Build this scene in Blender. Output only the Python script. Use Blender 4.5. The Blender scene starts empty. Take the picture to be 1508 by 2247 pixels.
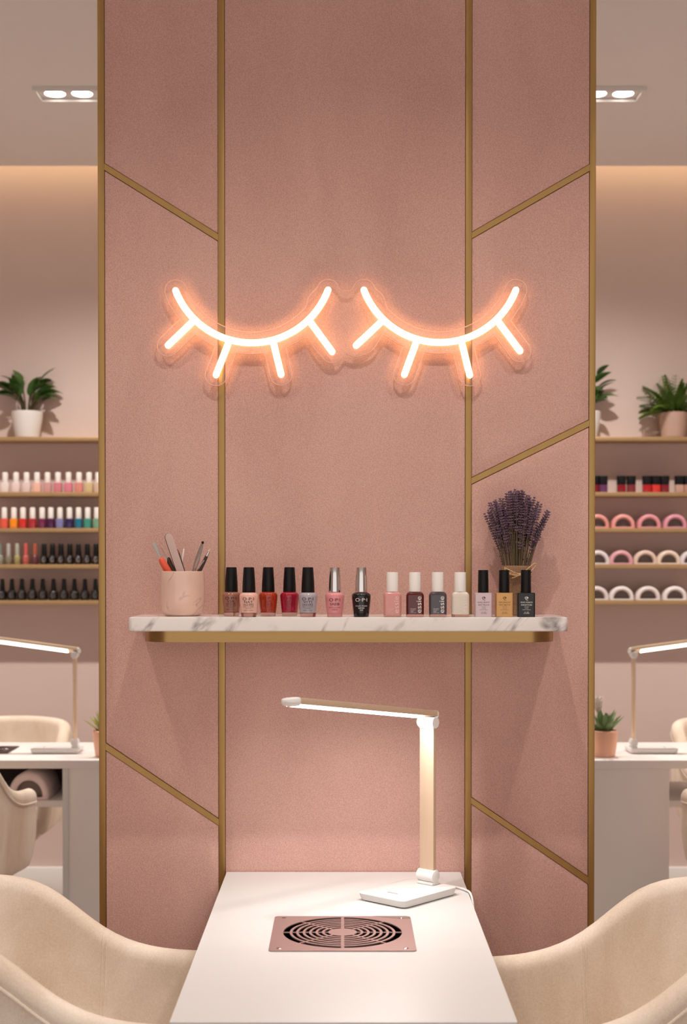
import bpy, bmesh, math, random
import numpy as np
from mathutils import Vector, Matrix
R = math.radians
PI = math.pi
scene = bpy.context.scene
COL = scene.collection
random.seed(7)

# ------------------------------------------------------------------ camera
D, H, F = 2.824, 1.3657, 3138.0
PITCH = R(0.8)
CX, CY = 754.0, 1283.8
cam_data = bpy.data.cameras.new('camera')
cam = bpy.data.objects.new('camera', cam_data)
COL.objects.link(cam)
cam.location = (0, -D, H)
cam.rotation_euler = (PI / 2 - PITCH, 0, 0)
cam_data.sensor_fit = 'VERTICAL'
cam_data.sensor_height = 36.0
cam_data.sensor_width = 24.0
cam_data.lens = 36.0 * F / 2247.0
cam_data.shift_y = (CY - 1123.5) / 2247.0
cam_data.clip_start = 0.05
cam_data.dof.use_dof = True
cam_data.dof.focus_distance = 2.68
cam_data.dof.aperture_fstop = 5.6
scene.camera = cam


def ray(px, py):
    yc = -(py - CY) / F
    return Vector(((px - CX) / F, math.cos(PITCH) + yc * math.sin(PITCH), -math.sin(PITCH) + yc * math.cos(PITCH)))


def onY(px, py, Y):
    d = ray(px, py)
    return Vector((0, -D, H)) + d * ((Y + D) / d.y)


def onZ(px, py, Z):
    d = ray(px, py)
    return Vector((0, -D, H)) + d * ((Z - H) / d.z)


# ------------------------------------------------------------------ materials
def lin(c):
    out = []
    for v in c[:3]:
        v = v / 255.0
        out.append(v / 12.92 if v <= 0.04045 else ((v + 0.055) / 1.055) ** 2.4)
    return (out[0], out[1], out[2], 1.0)


MATS = {}


def mat(name, rgb, rough=0.5, metal=0.0, spec=0.5, sheen=0.0, trans=0.0, ior=1.45, coat=0.0, emit=None, estr=0.0,
        var=0.0, vscale=40.0, bump=0.0, bscale=200.0, stretch=None):
    if name in MATS:
        return MATS[name]
    m = bpy.data.materials.new(name)
    m.use_nodes = True
    nt = m.node_tree
    b = nt.nodes['Principled BSDF']
    b.inputs['Base Color'].default_value = lin(rgb)
    b.inputs['Roughness'].default_value = rough
    b.inputs['Metallic'].default_value = metal
    b.inputs['Specular IOR Level'].default_value = spec
    b.inputs['IOR'].default_value = ior
    b.inputs['Transmission Weight'].default_value = trans
    b.inputs['Coat Weight'].default_value = coat
    if sheen:
        b.inputs['Sheen Weight'].default_value = sheen
        b.inputs['Sheen Roughness'].default_value = 0.4
        b.inputs['Sheen Tint'].default_value = lin(rgb)
    if emit:
        b.inputs['Emission Color'].default_value = (emit[0], emit[1], emit[2], 1)
        b.inputs['Emission Strength'].default_value = estr
    if var or bump:
        tc = nt.nodes.new('ShaderNodeTexCoord')
        mp = nt.nodes.new('ShaderNodeMapping')
        nt.links.new(tc.outputs['Object'], mp.inputs['Vector'])
        if stretch:
            mp.inputs['Scale'].default_value = stretch
        if var:
            n = nt.nodes.new('ShaderNodeTexNoise')
            n.inputs['Scale'].default_value = vscale
            n.inputs['Detail'].default_value = 4
            nt.links.new(mp.outputs['Vector'], n.inputs['Vector'])
            mx = nt.nodes.new('ShaderNodeMix')
            mx.data_type = 'RGBA'
            c = lin(rgb)
            mx.inputs[6].default_value = (c[0] * (1 - var), c[1] * (1 - var), c[2] * (1 - var), 1)
            mx.inputs[7].default_value = (min(1, c[0] * (1 + var)), min(1, c[1] * (1 + var)), min(1, c[2] * (1 + var)), 1)
            nt.links.new(n.outputs['Fac'], mx.inputs[0])
            nt.links.new(mx.outputs[2], b.inputs['Base Color'])
        if bump:
            n2 = nt.nodes.new('ShaderNodeTexNoise')
            n2.inputs['Scale'].default_value = bscale
            n2.inputs['Detail'].default_value = 3
            nt.links.new(mp.outputs['Vector'], n2.inputs['Vector'])
            bp = nt.nodes.new('ShaderNodeBump')
            bp.inputs['Strength'].default_value = bump
            bp.inputs['Distance'].default_value = 0.002
            nt.links.new(n2.outputs['Fac'], bp.inputs['Height'])
            nt.links.new(bp.outputs['Normal'], b.inputs['Normal'])
    MATS[name] = m
    return m


def velvet(name, dark, light, grain=420.0, big=5.0, bump=0.35, sheen=0.35, blotch=0.35, stretch=(1, 1, 0.45)):
    """pile fabric: fine grain plus soft large blotches where the nap lies differently"""
    m = bpy.data.materials.new(name)
    m.use_nodes = True
    nt = m.node_tree
    N, L = nt.nodes, nt.links
    b = N['Principled BSDF']
    tc = N.new('ShaderNodeTexCoord')
    mp = N.new('ShaderNodeMapping')
    mp.inputs['Scale'].default_value = stretch
    L.new(tc.outputs['Object'], mp.inputs['Vector'])
    n1 = N.new('ShaderNodeTexNoise')
    n1.inputs['Scale'].default_value = grain
    n1.inputs['Detail'].default_value = 3
    n1.inputs['Roughness'].default_value = 0.65
    L.new(tc.outputs['Object'], n1.inputs['Vector'])
    n2 = N.new('ShaderNodeTexNoise')
    n2.inputs['Scale'].default_value = big
    n2.inputs['Detail'].default_value = 5
    n2.inputs['Distortion'].default_value = 0.6
    L.new(mp.outputs['Vector'], n2.inputs['Vector'])
    ma = N.new('ShaderNodeMath')
    ma.operation = 'MULTIPLY_ADD'
    ma.inputs[1].default_value = blotch
    L.new(n2.outputs['Fac'], ma.inputs[0])
    mb_ = N.new('ShaderNodeMath')
    mb_.operation = 'MULTIPLY'
    mb_.inputs[1].default_value = 1 - blotch
    L.new(n1.outputs['Fac'], mb_.inputs[0])
    L.new(mb_.outputs[0], ma.inputs[2])
    rp = N.new('ShaderNodeValToRGB')
    rp.color_ramp.elements[0].position = 0.34
    rp.color_ramp.elements[0].color = lin(dark)
    rp.color_ramp.elements[1].position = 0.66
    rp.color_ramp.elements[1].color = lin(light)
    L.new(ma.outputs[0], rp.inputs['Fac'])
    L.new(rp.outputs['Color'], b.inputs['Base Color'])
    b.inputs['Roughness'].default_value = 0.85
    b.inputs['Specular IOR Level'].default_value = 0.2
    b.inputs['Sheen Weight'].default_value = sheen
    b.inputs['Sheen Roughness'].default_value = 0.35
    b.inputs['Sheen Tint'].default_value = lin(light)
    bp = N.new('ShaderNodeBump')
    bp.inputs['Strength'].default_value = bump
    bp.inputs['Distance'].default_value = 0.0015
    L.new(n1.outputs['Fac'], bp.inputs['Height'])
    L.new(bp.outputs['Normal'], b.inputs['Normal'])
    return m


def marble(name, base, vein, scale=9.0, width=0.02, rough=0.18, spread=(1, 1, 1), cloud=0.25, mask=(0.42, 0.72)):
    m = bpy.data.materials.new(name)
    m.use_nodes = True
    nt = m.node_tree
    N, L = nt.nodes, nt.links
    b = N['Principled BSDF']
    b.inputs['Roughness'].default_value = rough
    tc = N.new('ShaderNodeTexCoord')
    mp = N.new('ShaderNodeMapping')
    mp.inputs['Scale'].default_value = spread
    m0 = N.new('ShaderNodeMapping')
    m0.inputs['Rotation'].default_value = (0.25, R(-42), 0.15)
    L.new(tc.outputs['Object'], m0.inputs['Vector'])
    L.new(m0.outputs['Vector'], mp.inputs['Vector'])
    n1 = N.new('ShaderNodeTexNoise')
    n1.inputs['Scale'].default_value = scale
    n1.inputs['Detail'].default_value = 5
    n1.inputs['Distortion'].default_value = 0.5
    L.new(mp.outputs['Vector'], n1.inputs['Vector'])
    s = N.new('ShaderNodeMath')
    s.operation = 'SUBTRACT'
    s.inputs[1].default_value = 0.5
    L.new(n1.outputs['Fac'], s.inputs[0])
    a = N.new('ShaderNodeMath')
    a.operation = 'ABSOLUTE'
    L.new(s.outputs[0], a.inputs[0])
    rp = N.new('ShaderNodeValToRGB')
    rp.color_ramp.elements[0].position = 0.0
    rp.color_ramp.elements[0].color = (1, 1, 1, 1)
    rp.color_ramp.elements[1].position = width
    rp.color_ramp.elements[1].color = (0, 0, 0, 1)
    L.new(a.outputs[0], rp.inputs['Fac'])
    n3 = N.new('ShaderNodeTexNoise')
    n3.inputs['Scale'].default_value = scale * 1.7
    n3.inputs['Detail'].default_value = 2
    L.new(tc.outputs['Object'], n3.inputs['Vector'])
    r3 = N.new('ShaderNodeValToRGB')
    r3.color_ramp.elements[0].position = mask[0]
    r3.color_ramp.elements[1].position = mask[1]
    L.new(n3.outputs['Fac'], r3.inputs['Fac'])
    mu = N.new('ShaderNodeMath')
    mu.operation = 'MULTIPLY'
    L.new(rp.outputs['Color'], mu.inputs[0])
    L.new(r3.outputs['Color'], mu.inputs[1])
    n4 = N.new('ShaderNodeTexNoise')
    n4.inputs['Scale'].default_value = scale * 0.8
    L.new(tc.outputs['Object'], n4.inputs['Vector'])
    mc = N.new('ShaderNodeMix')
    mc.data_type = 'RGBA'
    c = lin(base)
    mc.inputs[6].default_value = (c[0] * (1 - cloud), c[1] * (1 - cloud), c[2] * (1 - cloud), 1)
    mc.inputs[7].default_value = c
    r4 = N.new('ShaderNodeValToRGB')
    r4.color_ramp.elements[0].position = 0.3
    r4.color_ramp.elements[1].position = 0.55
    L.new(n4.outputs['Fac'], r4.inputs['Fac'])
    L.new(r4.outputs['Color'], mc.inputs[0])
    mx = N.new('ShaderNodeMix')
    mx.data_type = 'RGBA'
    L.new(mu.outputs[0], mx.inputs[0])
    L.new(mc.outputs[2], mx.inputs[6])
    mx.inputs[7].default_value = lin(vein)
    L.new(mx.outputs[2], b.inputs['Base Color'])
    return m


def emission(name, rgb, strength):
    m = bpy.data.materials.new(name)
    m.use_nodes = True
    nt = m.node_tree
    nt.nodes.remove(nt.nodes['Principled BSDF'])
    e = nt.nodes.new('ShaderNodeEmission')
    e.inputs['Color'].default_value = (rgb[0], rgb[1], rgb[2], 1)
    e.inputs['Strength'].default_value = strength
    nt.links.new(e.outputs[0], nt.nodes['Material Output'].inputs['Surface'])
    return m


def acrylic(name, tint, gloss=0.06):
    m = bpy.data.materials.new(name)
    m.use_nodes = True
    nt = m.node_tree
    nt.nodes.remove(nt.nodes['Principled BSDF'])
    t = nt.nodes.new('ShaderNodeBsdfTransparent')
    t.inputs['Color'].default_value = (tint[0], tint[1], tint[2], 1)
    g = nt.nodes.new('ShaderNodeBsdfGlossy')
    g.inputs['Roughness'].default_value = 0.05
    x = nt.nodes.new('ShaderNodeMixShader')
    x.inputs[0].default_value = gloss
    nt.links.new(t.outputs[0], x.inputs[1])
    nt.links.new(g.outputs[0], x.inputs[2])
    nt.links.new(x.outputs[0], nt.nodes['Material Output'].inputs['Surface'])
    return m


M_VELVET = velvet('blush_velvet', (189, 145, 134), (225, 182, 169), blotch=0.3, grain=430)
M_CHAIR = velvet('cream_velvet', (212, 190, 167), (250, 238, 224), grain=300, big=6, bump=0.15, sheen=0.25, blotch=0.75, stretch=(1, 1, 0.5))
M_MARBLE = marble('white_marble', (238, 230, 225), (132, 122, 120), scale=13, width=0.05, cloud=0.05, spread=(1.3, 1, 0.28))
M_PINKMARBLE = marble('pink_marble', (233, 196, 178), (150, 104, 84), scale=15, width=0.022, cloud=0.12, rough=0.12, spread=(1.2, 1, 0.5), mask=(0.52, 0.74))
M_BRASS = mat('brushed_brass', (176, 142, 90), 0.42, 1.0, var=0.08, vscale=60, stretch=(1, 1, 0.02), bump=0.05, bscale=300)
M_BRASSH = mat('brushed_brass_rail', (168, 134, 86), 0.27, 1.0, var=0.10, vscale=60, stretch=(0.03, 1, 2), bump=0.06, bscale=250)
M_SHELFGOLD = mat('shelf_gold', (178, 146, 104), 0.45, 0.5, var=0.06, vscale=30, stretch=(0.05, 1, 1))
M_CORE = mat('partition_core', (110, 62, 54), 0.9, var=0.1)  # dark colour puts the shade of the gaps beside the bars into the core
M_WALL = mat('back_wall_paint', (218, 197, 190), 0.85, var=0.02, vscale=8, bump=0.03)
M_CEIL = mat('ceiling_paint', (240, 236, 234), 0.9, var=0.015, vscale=5)
M_FLOOR = mat('floor_tile', (182, 170, 162), 0.4, var=0.06, vscale=4)
M_WHITE = mat('white_satin', (238, 234, 230), 0.35, var=0.01, vscale=10)
M_TABLE = mat('white_table_laminate', (222, 220, 218), 0.38, var=0.012, vscale=6)
M_DESK = mat('desk_lacquer', (243, 237, 234), 0.4, var=0.012, vscale=6)
M_PLASTIC = mat('white_plastic', (240, 238, 236), 0.3, var=0.01, vscale=20)
M_CHAMP = mat('champagne_metal', (230, 204, 176), 0.4, 0.45, var=0.04, vscale=40, stretch=(4, 4, 0.1))
M_BLACK = mat('matte_black', (13, 12, 13), 0.4, spec=0.35, var=0.1, vscale=30)
M_BLACKGLOSS = mat('gloss_black', (12, 10, 11), 0.1, coat=0.4, var=0.1, vscale=30)
M_BLACKMETAL = mat('black_metal', (24, 22, 22), 0.4, 0.4, var=0.1)
M_CHROME = mat('chrome', (225, 222, 220), 0.12, 1.0, var=0.03, vscale=20)
M_STEEL = mat('steel', (205, 200, 196), 0.25, 1.0, var=0.04, vscale=60)
M_ROSE = mat('rose_metal', (182, 152, 147), 0.42, 0.6, var=0.03, vscale=50, stretch=(0.2, 6, 1))
M_DARKBOX = mat('dark_duct', (64, 54, 52), 0.6, var=0.1)
M_GLASS = mat('clear_glass', (250, 240, 238), 0.03, trans=1.0, ior=1.45, var=0.005)
M_WCAP = mat('white_cap', (240, 234, 228), 0.38, var=0.01, vscale=30)
M_INKD = mat('dark_print', (58, 36, 34), 0.5, var=0.05)
M_INKW = mat('white_print', (238, 228, 222), 0.5, var=0.02)
M_INKP = mat('pale_print', (240, 205, 195), 0.5, var=0.02)
M_INKR = mat('faint_print', (120, 28, 24), 0.5, var=0.05)
M_NEON = emission('neon_light', (1.0, 0.56, 0.26), 6.0)
M_LED = emission('led_light', (1.0, 0.95, 0.92), 58.0)
M_LEDFAR = emission('led_light_warm', (1.0, 0.92, 0.80), 7.0)
M_DISC = emission('downlight_disc', (1.0, 0.93, 0.85), 14.0)
M_COVE = emission('cove_led', (1.0, 0.73, 0.42), 9.5)
M_ACRYL = acrylic('clear_acrylic', (0.965, 0.955, 0.95), 0.035)
M_EDGE = mat('acrylic_edge', (255, 214, 196), 0.3, trans=0.35, var=0.01)  # bright peach colour stands in for tube light glowing in the clear edge
M_BURLAP = mat('burlap', (176, 138, 104), 0.95)
def weave(m, scale):
    nt = m.node_tree
    N, L = nt.nodes, nt.links
    b = N['Principled BSDF']
    tc = N.new('ShaderNodeTexCoord')
    ws = []
    for d in ('X', 'Z'):
        w_ = N.new('ShaderNodeTexWave')
        w_.bands_direction = d
        w_.inputs['Scale'].default_value = scale
        w_.inputs['Distortion'].default_value = 1.2
        w_.inputs['Detail'].default_value = 2
        w_.inputs['Detail Scale'].default_value = 0.6
        L.new(tc.outputs['Object'], w_.inputs['Vector'])
        ws.append(w_)
    mu = N.new('ShaderNodeMath')
    mu.operation = 'MULTIPLY'
    L.new(ws[0].outputs['Fac'], mu.inputs[0])
    L.new(ws[1].outputs['Fac'], mu.inputs[1])
    rp = N.new('ShaderNodeValToRGB')
    rp.color_ramp.elements[0].color = lin((112, 80, 58))
    rp.color_ramp.elements[1].color = lin((206, 166, 130))
    rp.color_ramp.elements[1].position = 0.6
    L.new(mu.outputs[0], rp.inputs['Fac'])
    L.new(rp.outputs['Color'], b.inputs['Base Color'])
    bp = N.new('ShaderNodeBump')
    bp.inputs['Strength'].default_value = 0.8
    bp.inputs['Distance'].default_value = 0.001
    L.new(mu.outputs[0], bp.inputs['Height'])
    L.new(bp.outputs['Normal'], b.inputs['Normal'])


weave(M_BURLAP, 118)
M_TWINE = mat('twine', (206, 168, 122), 0.9, var=0.2, vscale=300, bump=0.4)
M_LAV = mat('lavender_bud', (120, 94, 114), 0.85, var=0.35, vscale=120)
M_LAVSTEM = mat('lavender_stem', (112, 98, 70), 0.9, var=0.25, vscale=90)
M_LEAF = mat('dark_leaf', (56, 92, 32), 0.4, var=0.4, vscale=25)
M_FERN = mat('fern_leaf', (96, 126, 44), 0.5, var=0.35, vscale=25)
M_SUCC = mat('succulent_leaf', (120, 146, 96), 0.45, var=0.3, vscale=40)
M_SUCCY = mat('succulent_pale_leaf', (184, 184, 98), 0.45, var=0.3, vscale=40)
M_SOIL = mat('soil', (46, 34, 28), 0.95, var=0.4, vscale=120, bump=0.5)
M_COPPER = mat('copper_pot', (240, 186, 156), 0.45, 0.15, var=0.05)
M_POTW = mat('white_pot', (228, 222, 218), 0.35, var=0.02)
M_POTP = mat('blush_pot', (190, 158, 142), 0.6, var=0.05)
M_BLOOM = mat('white_bloom', (244, 232, 222), 0.6, var=0.04)
M_GREYIN = mat('lamp_cavity', (122, 108, 102), 0.5, var=0.06)
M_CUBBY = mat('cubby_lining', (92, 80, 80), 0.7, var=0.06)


# ------------------------------------------------------------------ object helpers
def obj(name, bm, material, parent=None, sharp=38, smooth=True):
    bmesh.ops.recalc_face_normals(bm, faces=bm.faces)
    me = bpy.data.meshes.new(name)
    bm.to_mesh(me)
    bm.free()
    if smooth:
        me.shade_smooth()
        me.set_sharp_from_angle(angle=R(sharp))
    me.materials.append(material)
    o = bpy.data.objects.new(name, me)
    COL.objects.link(o)
    if parent:
        o.parent = parent
    return o


def tag(o, label, cat, group=None):
    o['label'] = label
    o['category'] = cat
    if group:
        o['group'] = group
    return o


def thing(name, label, cat, loc=(0, 0, 0), rz=0.0, group=None):
    o = bpy.data.objects.new(name, None)
    o.empty_display_size = 0.02
    COL.objects.link(o)
    o.location = loc
    o.rotation_euler = (0, 0, rz)
    return tag(o, label, cat, group)


def struct(name, bm, m, parent=None, smooth=True):
    o = obj(name, bm, m, parent, smooth=smooth)
    o['kind'] = 'structure'
    return o


def copy_tree(root, loc, rz, label, group=None, scale=None):
    r = root.copy()
    COL.objects.link(r)
    r.location = loc
    r.rotation_euler = (0, 0, rz)
    r['label'] = label
    if group:
        r['group'] = group
    if scale:
        r.scale = scale
    for ch in list(root.children):
        c = ch.copy()
        COL.objects.link(c)
        c.parent = r
        for g in list(ch.children):
            d = g.copy()
            COL.objects.link(d)
            d.parent = c
    return r


# ------------------------------------------------------------------ mesh helpers
def B():
    return bmesh.new()


def loft(bm, rings, closed=True, cap0=True, cap1=True):
    vr = [[bm.verts.new(p) for p in ring] for ring in rings]
    n = len(vr[0])
    for i in range(len(vr) - 1):
        a, b = vr[i], vr[i + 1]
        for j in range(n if closed else n - 1):
            k = (j + 1) % n
            bm.faces.new((a[j], a[k], b[k], b[j]))
    if closed and cap0:
        bm.faces.new(list(reversed(vr[0])))
    if closed and cap1:
        bm.faces.new(vr[-1])
    return vr


def lathe(bm, prof, seg=36, c=(0, 0, 0), cap0=True, cap1=True):
    rings = []
    for r, z in prof:
        r = max(r, 1e-5)
        rings.append([Vector((c[0] + r * math.cos(2 * PI * k / seg), c[1] + r * math.sin(2 * PI * k / seg), c[2] + z)) for k in range(seg)])
    return loft(bm, rings, True, cap0, cap1)


def sring(a, b, n, z, seg=48, cx=0, cy=0):
    out = []
    for k in range(seg):
        t = 2 * PI * k / seg
        ct, st = math.cos(t), math.sin(t)
        out.append(Vector((cx + a * math.copysign(abs(ct) ** (2 / n), ct), cy + b * math.copysign(abs(st) ** (2 / n), st), z)))
    return out


def tube(bm, pts, rad, seg=10, round_ends=False):
    pts = [Vector(p) for p in pts]
    rads = list(rad) if hasattr(rad, '__len__') else [rad] * len(pts)
    if round_ends:
        d0 = (pts[0] - pts[1]).normalized()
        d1 = (pts[-1] - pts[-2]).normalized()
        r0, r1 = rads[0], rads[-1]
        pre, prer, post, postr = [], [], [], []
        for a in (80, 55, 28):
            pre.append(pts[0] + d0 * r0 * math.sin(R(a)))
            prer.append(r0 * math.cos(R(a)))
        for a in (28, 55, 80):
            post.append(pts[-1] + d1 * r1 * math.sin(R(a)))
            postr.append(r1 * math.cos(R(a)))
        pts = pre + pts + post
        rads = prer + rads + postr
    n = len(pts)
    up = None
    rings = []
    for i in range(n):
        t = (pts[min(i + 1, n - 1)] - pts[max(i - 1, 0)]).normalized()
        if up is None:
            up = Vector((0, 0, 1)) if abs(t.z) < 0.9 else Vector((0, 1, 0))
        s = t.cross(up).normalized()
        up = s.cross(t).normalized()
        rings.append([pts[i] + (s * math.cos(2 * PI * k / seg) + up * math.sin(2 * PI * k / seg)) * rads[i] for k in range(seg)])
    return loft(bm, rings)


def box(bm, x0, x1, y0, y1, z0, z1, bev=0.0, segs=2, mtx=None):
    vs = [bm.verts.new((x, y, z)) for z in (z0, z1) for y in (y0, y1) for x in (x0, x1)]
    idx = [(0, 1, 3, 2), (4, 6, 7, 5), (0, 4, 5, 1), (2, 3, 7, 6), (0, 2, 6, 4), (1, 5, 7, 3)]
    fs = [bm.faces.new([vs[i] for i in f]) for f in idx]
    allv = vs
    if bev:
        es = set(e for f in fs for e in f.edges)
        res = bmesh.ops.bevel(bm, geom=list(es), offset=bev, segments=segs, affect='EDGES', profile=0.5)
        allv = list(set(res['verts']) | set(v for v in vs if v.is_valid))
    if mtx is not None:
        for v in allv:
            v.co = mtx @ v.co
    return allv


def prism(bm, pts, z0, z1, bev=0.0, taper=None):
    """vertical extrusion of a plan outline with a soft top and bottom edge"""
    def ring(z, s):
        c = Vector((sum(p[0] for p in pts) / len(pts), sum(p[1] for p in pts) / len(pts)))
        out = []
        for p in pts:
            v = Vector((p[0], p[1])) - c
            L_ = max(v.length, 1e-6)
            v = c + v * ((L_ - s) / L_)
            out.append(Vector((v.x, v.y, z)))
        return out
    t = taper or 0.0
    if bev:
        rings = [ring(z0, bev + t), ring(z0 + bev * 0.3, bev * 0.3 + t), ring(z0 + bev, t), ring(z1 - bev, 0), ring(z1 - bev * 0.3, bev * 0.3), ring(z1, bev)]
    else:
        rings = [ring(z0, t), ring(z1, 0)]
    loft(bm, rings)


def rrect(x0, x1, y0, y1, r, n=6):
    out = []
    for cx, cy, a0 in ((x1 - r, y1 - r, 0), (x0 + r, y1 - r, 90), (x0 + r, y0 + r, 180), (x1 - r, y0 + r, 270)):
        for k in range(n + 1):
            a = R(a0 + 90 * k / n)
            out.append((cx + r * math.cos(a), cy + r * math.sin(a)))
    return out


def icos(bm, c, r, sc=(1, 1, 1), sub=1, rot=None):
    res = bmesh.ops.create_icosphere(bm, subdivisions=sub, radius=r)
    for v in res['verts']:
        p = Vector((v.co.x * sc[0], v.co.y * sc[1], v.co.z * sc[2]))
        if rot is not None:
            p = rot @ p
        v.co = p + Vector(c)


TEXTS = {}


def text2d(s, size, bold=False):
    key = (s, round(size, 7), bold)
    if key in TEXTS:
        return TEXTS[key]
    cu = bpy.data.curves.new('lettering_curve', 'FONT')
    cu.body = s
    cu.size = size
    cu.align_x = 'CENTER'
    cu.align_y = 'CENTER'
    cu.resolution_u = 3
    if bold:
        cu.offset = size * 0.012
    o = bpy.data.objects.new('lettering_curve', cu)
    dg = bpy.context.evaluated_depsgraph_get()
    COL.objects.link(o)
    dg.update()
    me = bpy.data.meshes.new_from_object(o.evaluated_get(dg))
    vs = [Vector(v.co) for v in me.vertices]
    fs = [list(p.vertices) for p in me.polygons]
    bpy.data.objects.remove(o)
    bpy.data.curves.remove(cu)
    bpy.data.meshes.remove(me)
    TEXTS[key] = (vs, fs)
    return vs, fs


def put_text(bm, s, size, fn, width=None, rot90=False, bold=False):
    vs, fs = text2d(s, size, bold)
    if not vs:
        return
    w = max(v.x for v in vs) - min(v.x for v in vs)
    k = (width / w) if width else 1.0
    nv = []
    for v in vs:
        x, y = v.x * k, v.y
        if rot90:
            x, y = -v.y, v.x * k
        nv.append(bm.verts.new(fn(x, y)))
    for f in fs:
        try:
            bm.faces.new([nv[i] for i in f])
        except ValueError:
            pass


def leaf(bm, base, direction, length, width, droop=0.3, n=7, fold=0.25, tip=1.0, twist=0.0):
    base = Vector(base)
    d = Vector(direction).normalized()
    side = d.cross(Vector((0, 0, 1)))
    if side.length < 1e-3:
        side = Vector((1, 0, 0))
    side.normalize()
    side = Matrix.Rotation(twist, 3, d) @ side
    rows = []
    p = base.copy()
    step = length / n
    for i in range(n + 1):
        t = i / n
        w = width * (math.sin(PI * min(1, t ** 0.75 * 0.97 + 0.03)) ** 0.8) * (1 if t < 1 else 0.05)
        up = side.cross(d).normalized()
        rows.append([p - side * w / 2 + up * fold * w * 0.5, p, p + side * w / 2 + up * fold * w * 0.5])
        d = (d + Vector((0, 0, -droop / n))).normalized()
        p = p + d * step
    vr = [[bm.verts.new(q) for q in r_] for r_ in rows]
    low = [[bm.verts.new(q - Vector((0, 0, 0.0006))) for q in r_] for r_ in rows]
    for i in range(n):
        for j in range(2):
            bm.faces.new((vr[i][j], vr[i][j + 1], vr[i + 1][j + 1], vr[i + 1][j]))
            bm.faces.new((low[i][j], low[i + 1][j], low[i + 1][j + 1], low[i][j + 1]))
        bm.faces.new((vr[i][0], vr[i + 1][0], low[i + 1][0], low[i][0]))
        bm.faces.new((vr[i][2], low[i][2], low[i + 1][2], vr[i + 1][2]))


# ================================================================== ROOM
ZC = 2.972          # suspended ceiling
YW = 3.08           # back wall
YE = 2.956          # edge of the suspended ceiling, the cove gap lies behind it
XS = 3.3
YF = -5.2
bm = B(); box(bm, -XS, XS, YF, YW + 0.1, -0.1, 0.0); struct('floor', bm, M_FLOOR)
bm = B(); box(bm, -XS, XS, YF, YE, ZC, ZC + 0.03); struct('ceiling', bm, M_CEIL)
bm = B(); box(bm, -XS, XS, YF, YW + 0.1, ZC + 0.17, ZC + 0.22); struct('trim_1', bm, M_CEIL)
bm = B(); box(bm, -XS, XS, YW, YW + 0.1, 0, ZC + 0.17); struct('wall_back', bm, M_WALL)
bm = B(); box(bm, -XS - 0.1, -XS, YF, YW + 0.1, 0, ZC + 0.17); struct('wall_left', bm, M_WALL)
bm = B(); box(bm, XS, XS + 0.1, YF, YW + 0.1, 0, ZC + 0.17); struct('wall_right', bm, M_WALL)
for nm, a, b_ in (('baseboard_left', -XS, 0.0), ('baseboard_right', 0.0, XS)):
    bm = B(); box(bm, a, b_, YW - 0.016, YW, 0, 0.118, 0.004); struct(nm, bm, M_WHITE)
# cove strip under the upper ceiling, above the gap
for nm, a, b_ in (('left', -3.2, -0.05), ('right', 0.05, 3.2)):
    bm = B(); box(bm, a, b_, YE + 0.035, YE + 0.085, ZC + 0.158, ZC + 0.17)
    tag(obj('cove_light_strip', bm, M_COVE), 'warm LED strip hidden in the ceiling cove along the %s half of the back wall' % nm, 'light strip', 'cove light strips')

# ------------------------------------------------------------------ partition with padded panels
# brass bars: (left px, right px) at the top (y=10) and the bottom (y=1900)
bars = [((214, 228.5), (220, 234.6)), ((478.5, 492.5), (481.2, 495.4)), ((1022, 1035.6), (1019.7, 1033.4)), ((1295, 1307.8), (1288.6, 1303.2))]
bx = []
for (a0, a1), (b0, b1) in bars:
    l = (onY(a0, 10, 0).x + onY(b0, 1900, 0).x) / 2
    r_ = (onY(a1, 10, 0).x + onY(b1, 1900, 0).x) / 2
    bx.append((l, r_))
bm = B(); box(bm, bx[0][0] + 0.003, bx[3][1] - 0.003, 0.0305, 0.17, 0, ZC); struct('wall_center', bm, M_CORE)
tn = 2
for (l, r_) in bx:
    bm = B(); box(bm, l, r_, -0.0072, 0.03, 0.0, ZC, 0.0008); struct('trim_%d' % tn, bm, M_BRASS); tn += 1
GAP = 0.0005


def diag(xa, xb, up_l, up_r, lo_l, lo_r):
    """z of the upper and lower edge of a slanted bar at its two ends"""
    return (xa, xb, onY(0, up_l, 0).z, onY(0, up_r, 0).z, onY(0, lo_l, 0).z, onY(0, lo_r, 0).z)


XL0, XL1 = bx[0][1], bx[1][0]
XR0, XR1 = bx[2][1], bx[3][0]
diags = [diag(XL0, XL1, 360, 514.6, 375.5, 530.5), diag(XL0, XL1, 1629, 1795.4, 1645.8, 1811),
         diag(XR0, XR1, 511, 362, 525.5, 377.4), diag(XR0, XR1, 1048.7, 922, 1063, 937), diag(XR0, XR1, 1748, 1922.5, 1763, 1938.5)]
for xa, xb, ul, ur, ll, lr in diags:
    bm = B()
    rings = []
    for y, s in ((-0.0068, 0.0008), (-0.0060, 0.0), (0.03, 0.0)):
        rings.append([Vector((xa, y, ul - s)), Vector((xb, y, ur - s)), Vector((xb, y, lr + s)), Vector((xa, y, ll + s))])
    loft(bm, rings)
    struct('trim_%d' % tn, bm, M_BRASS); tn += 1


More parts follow.
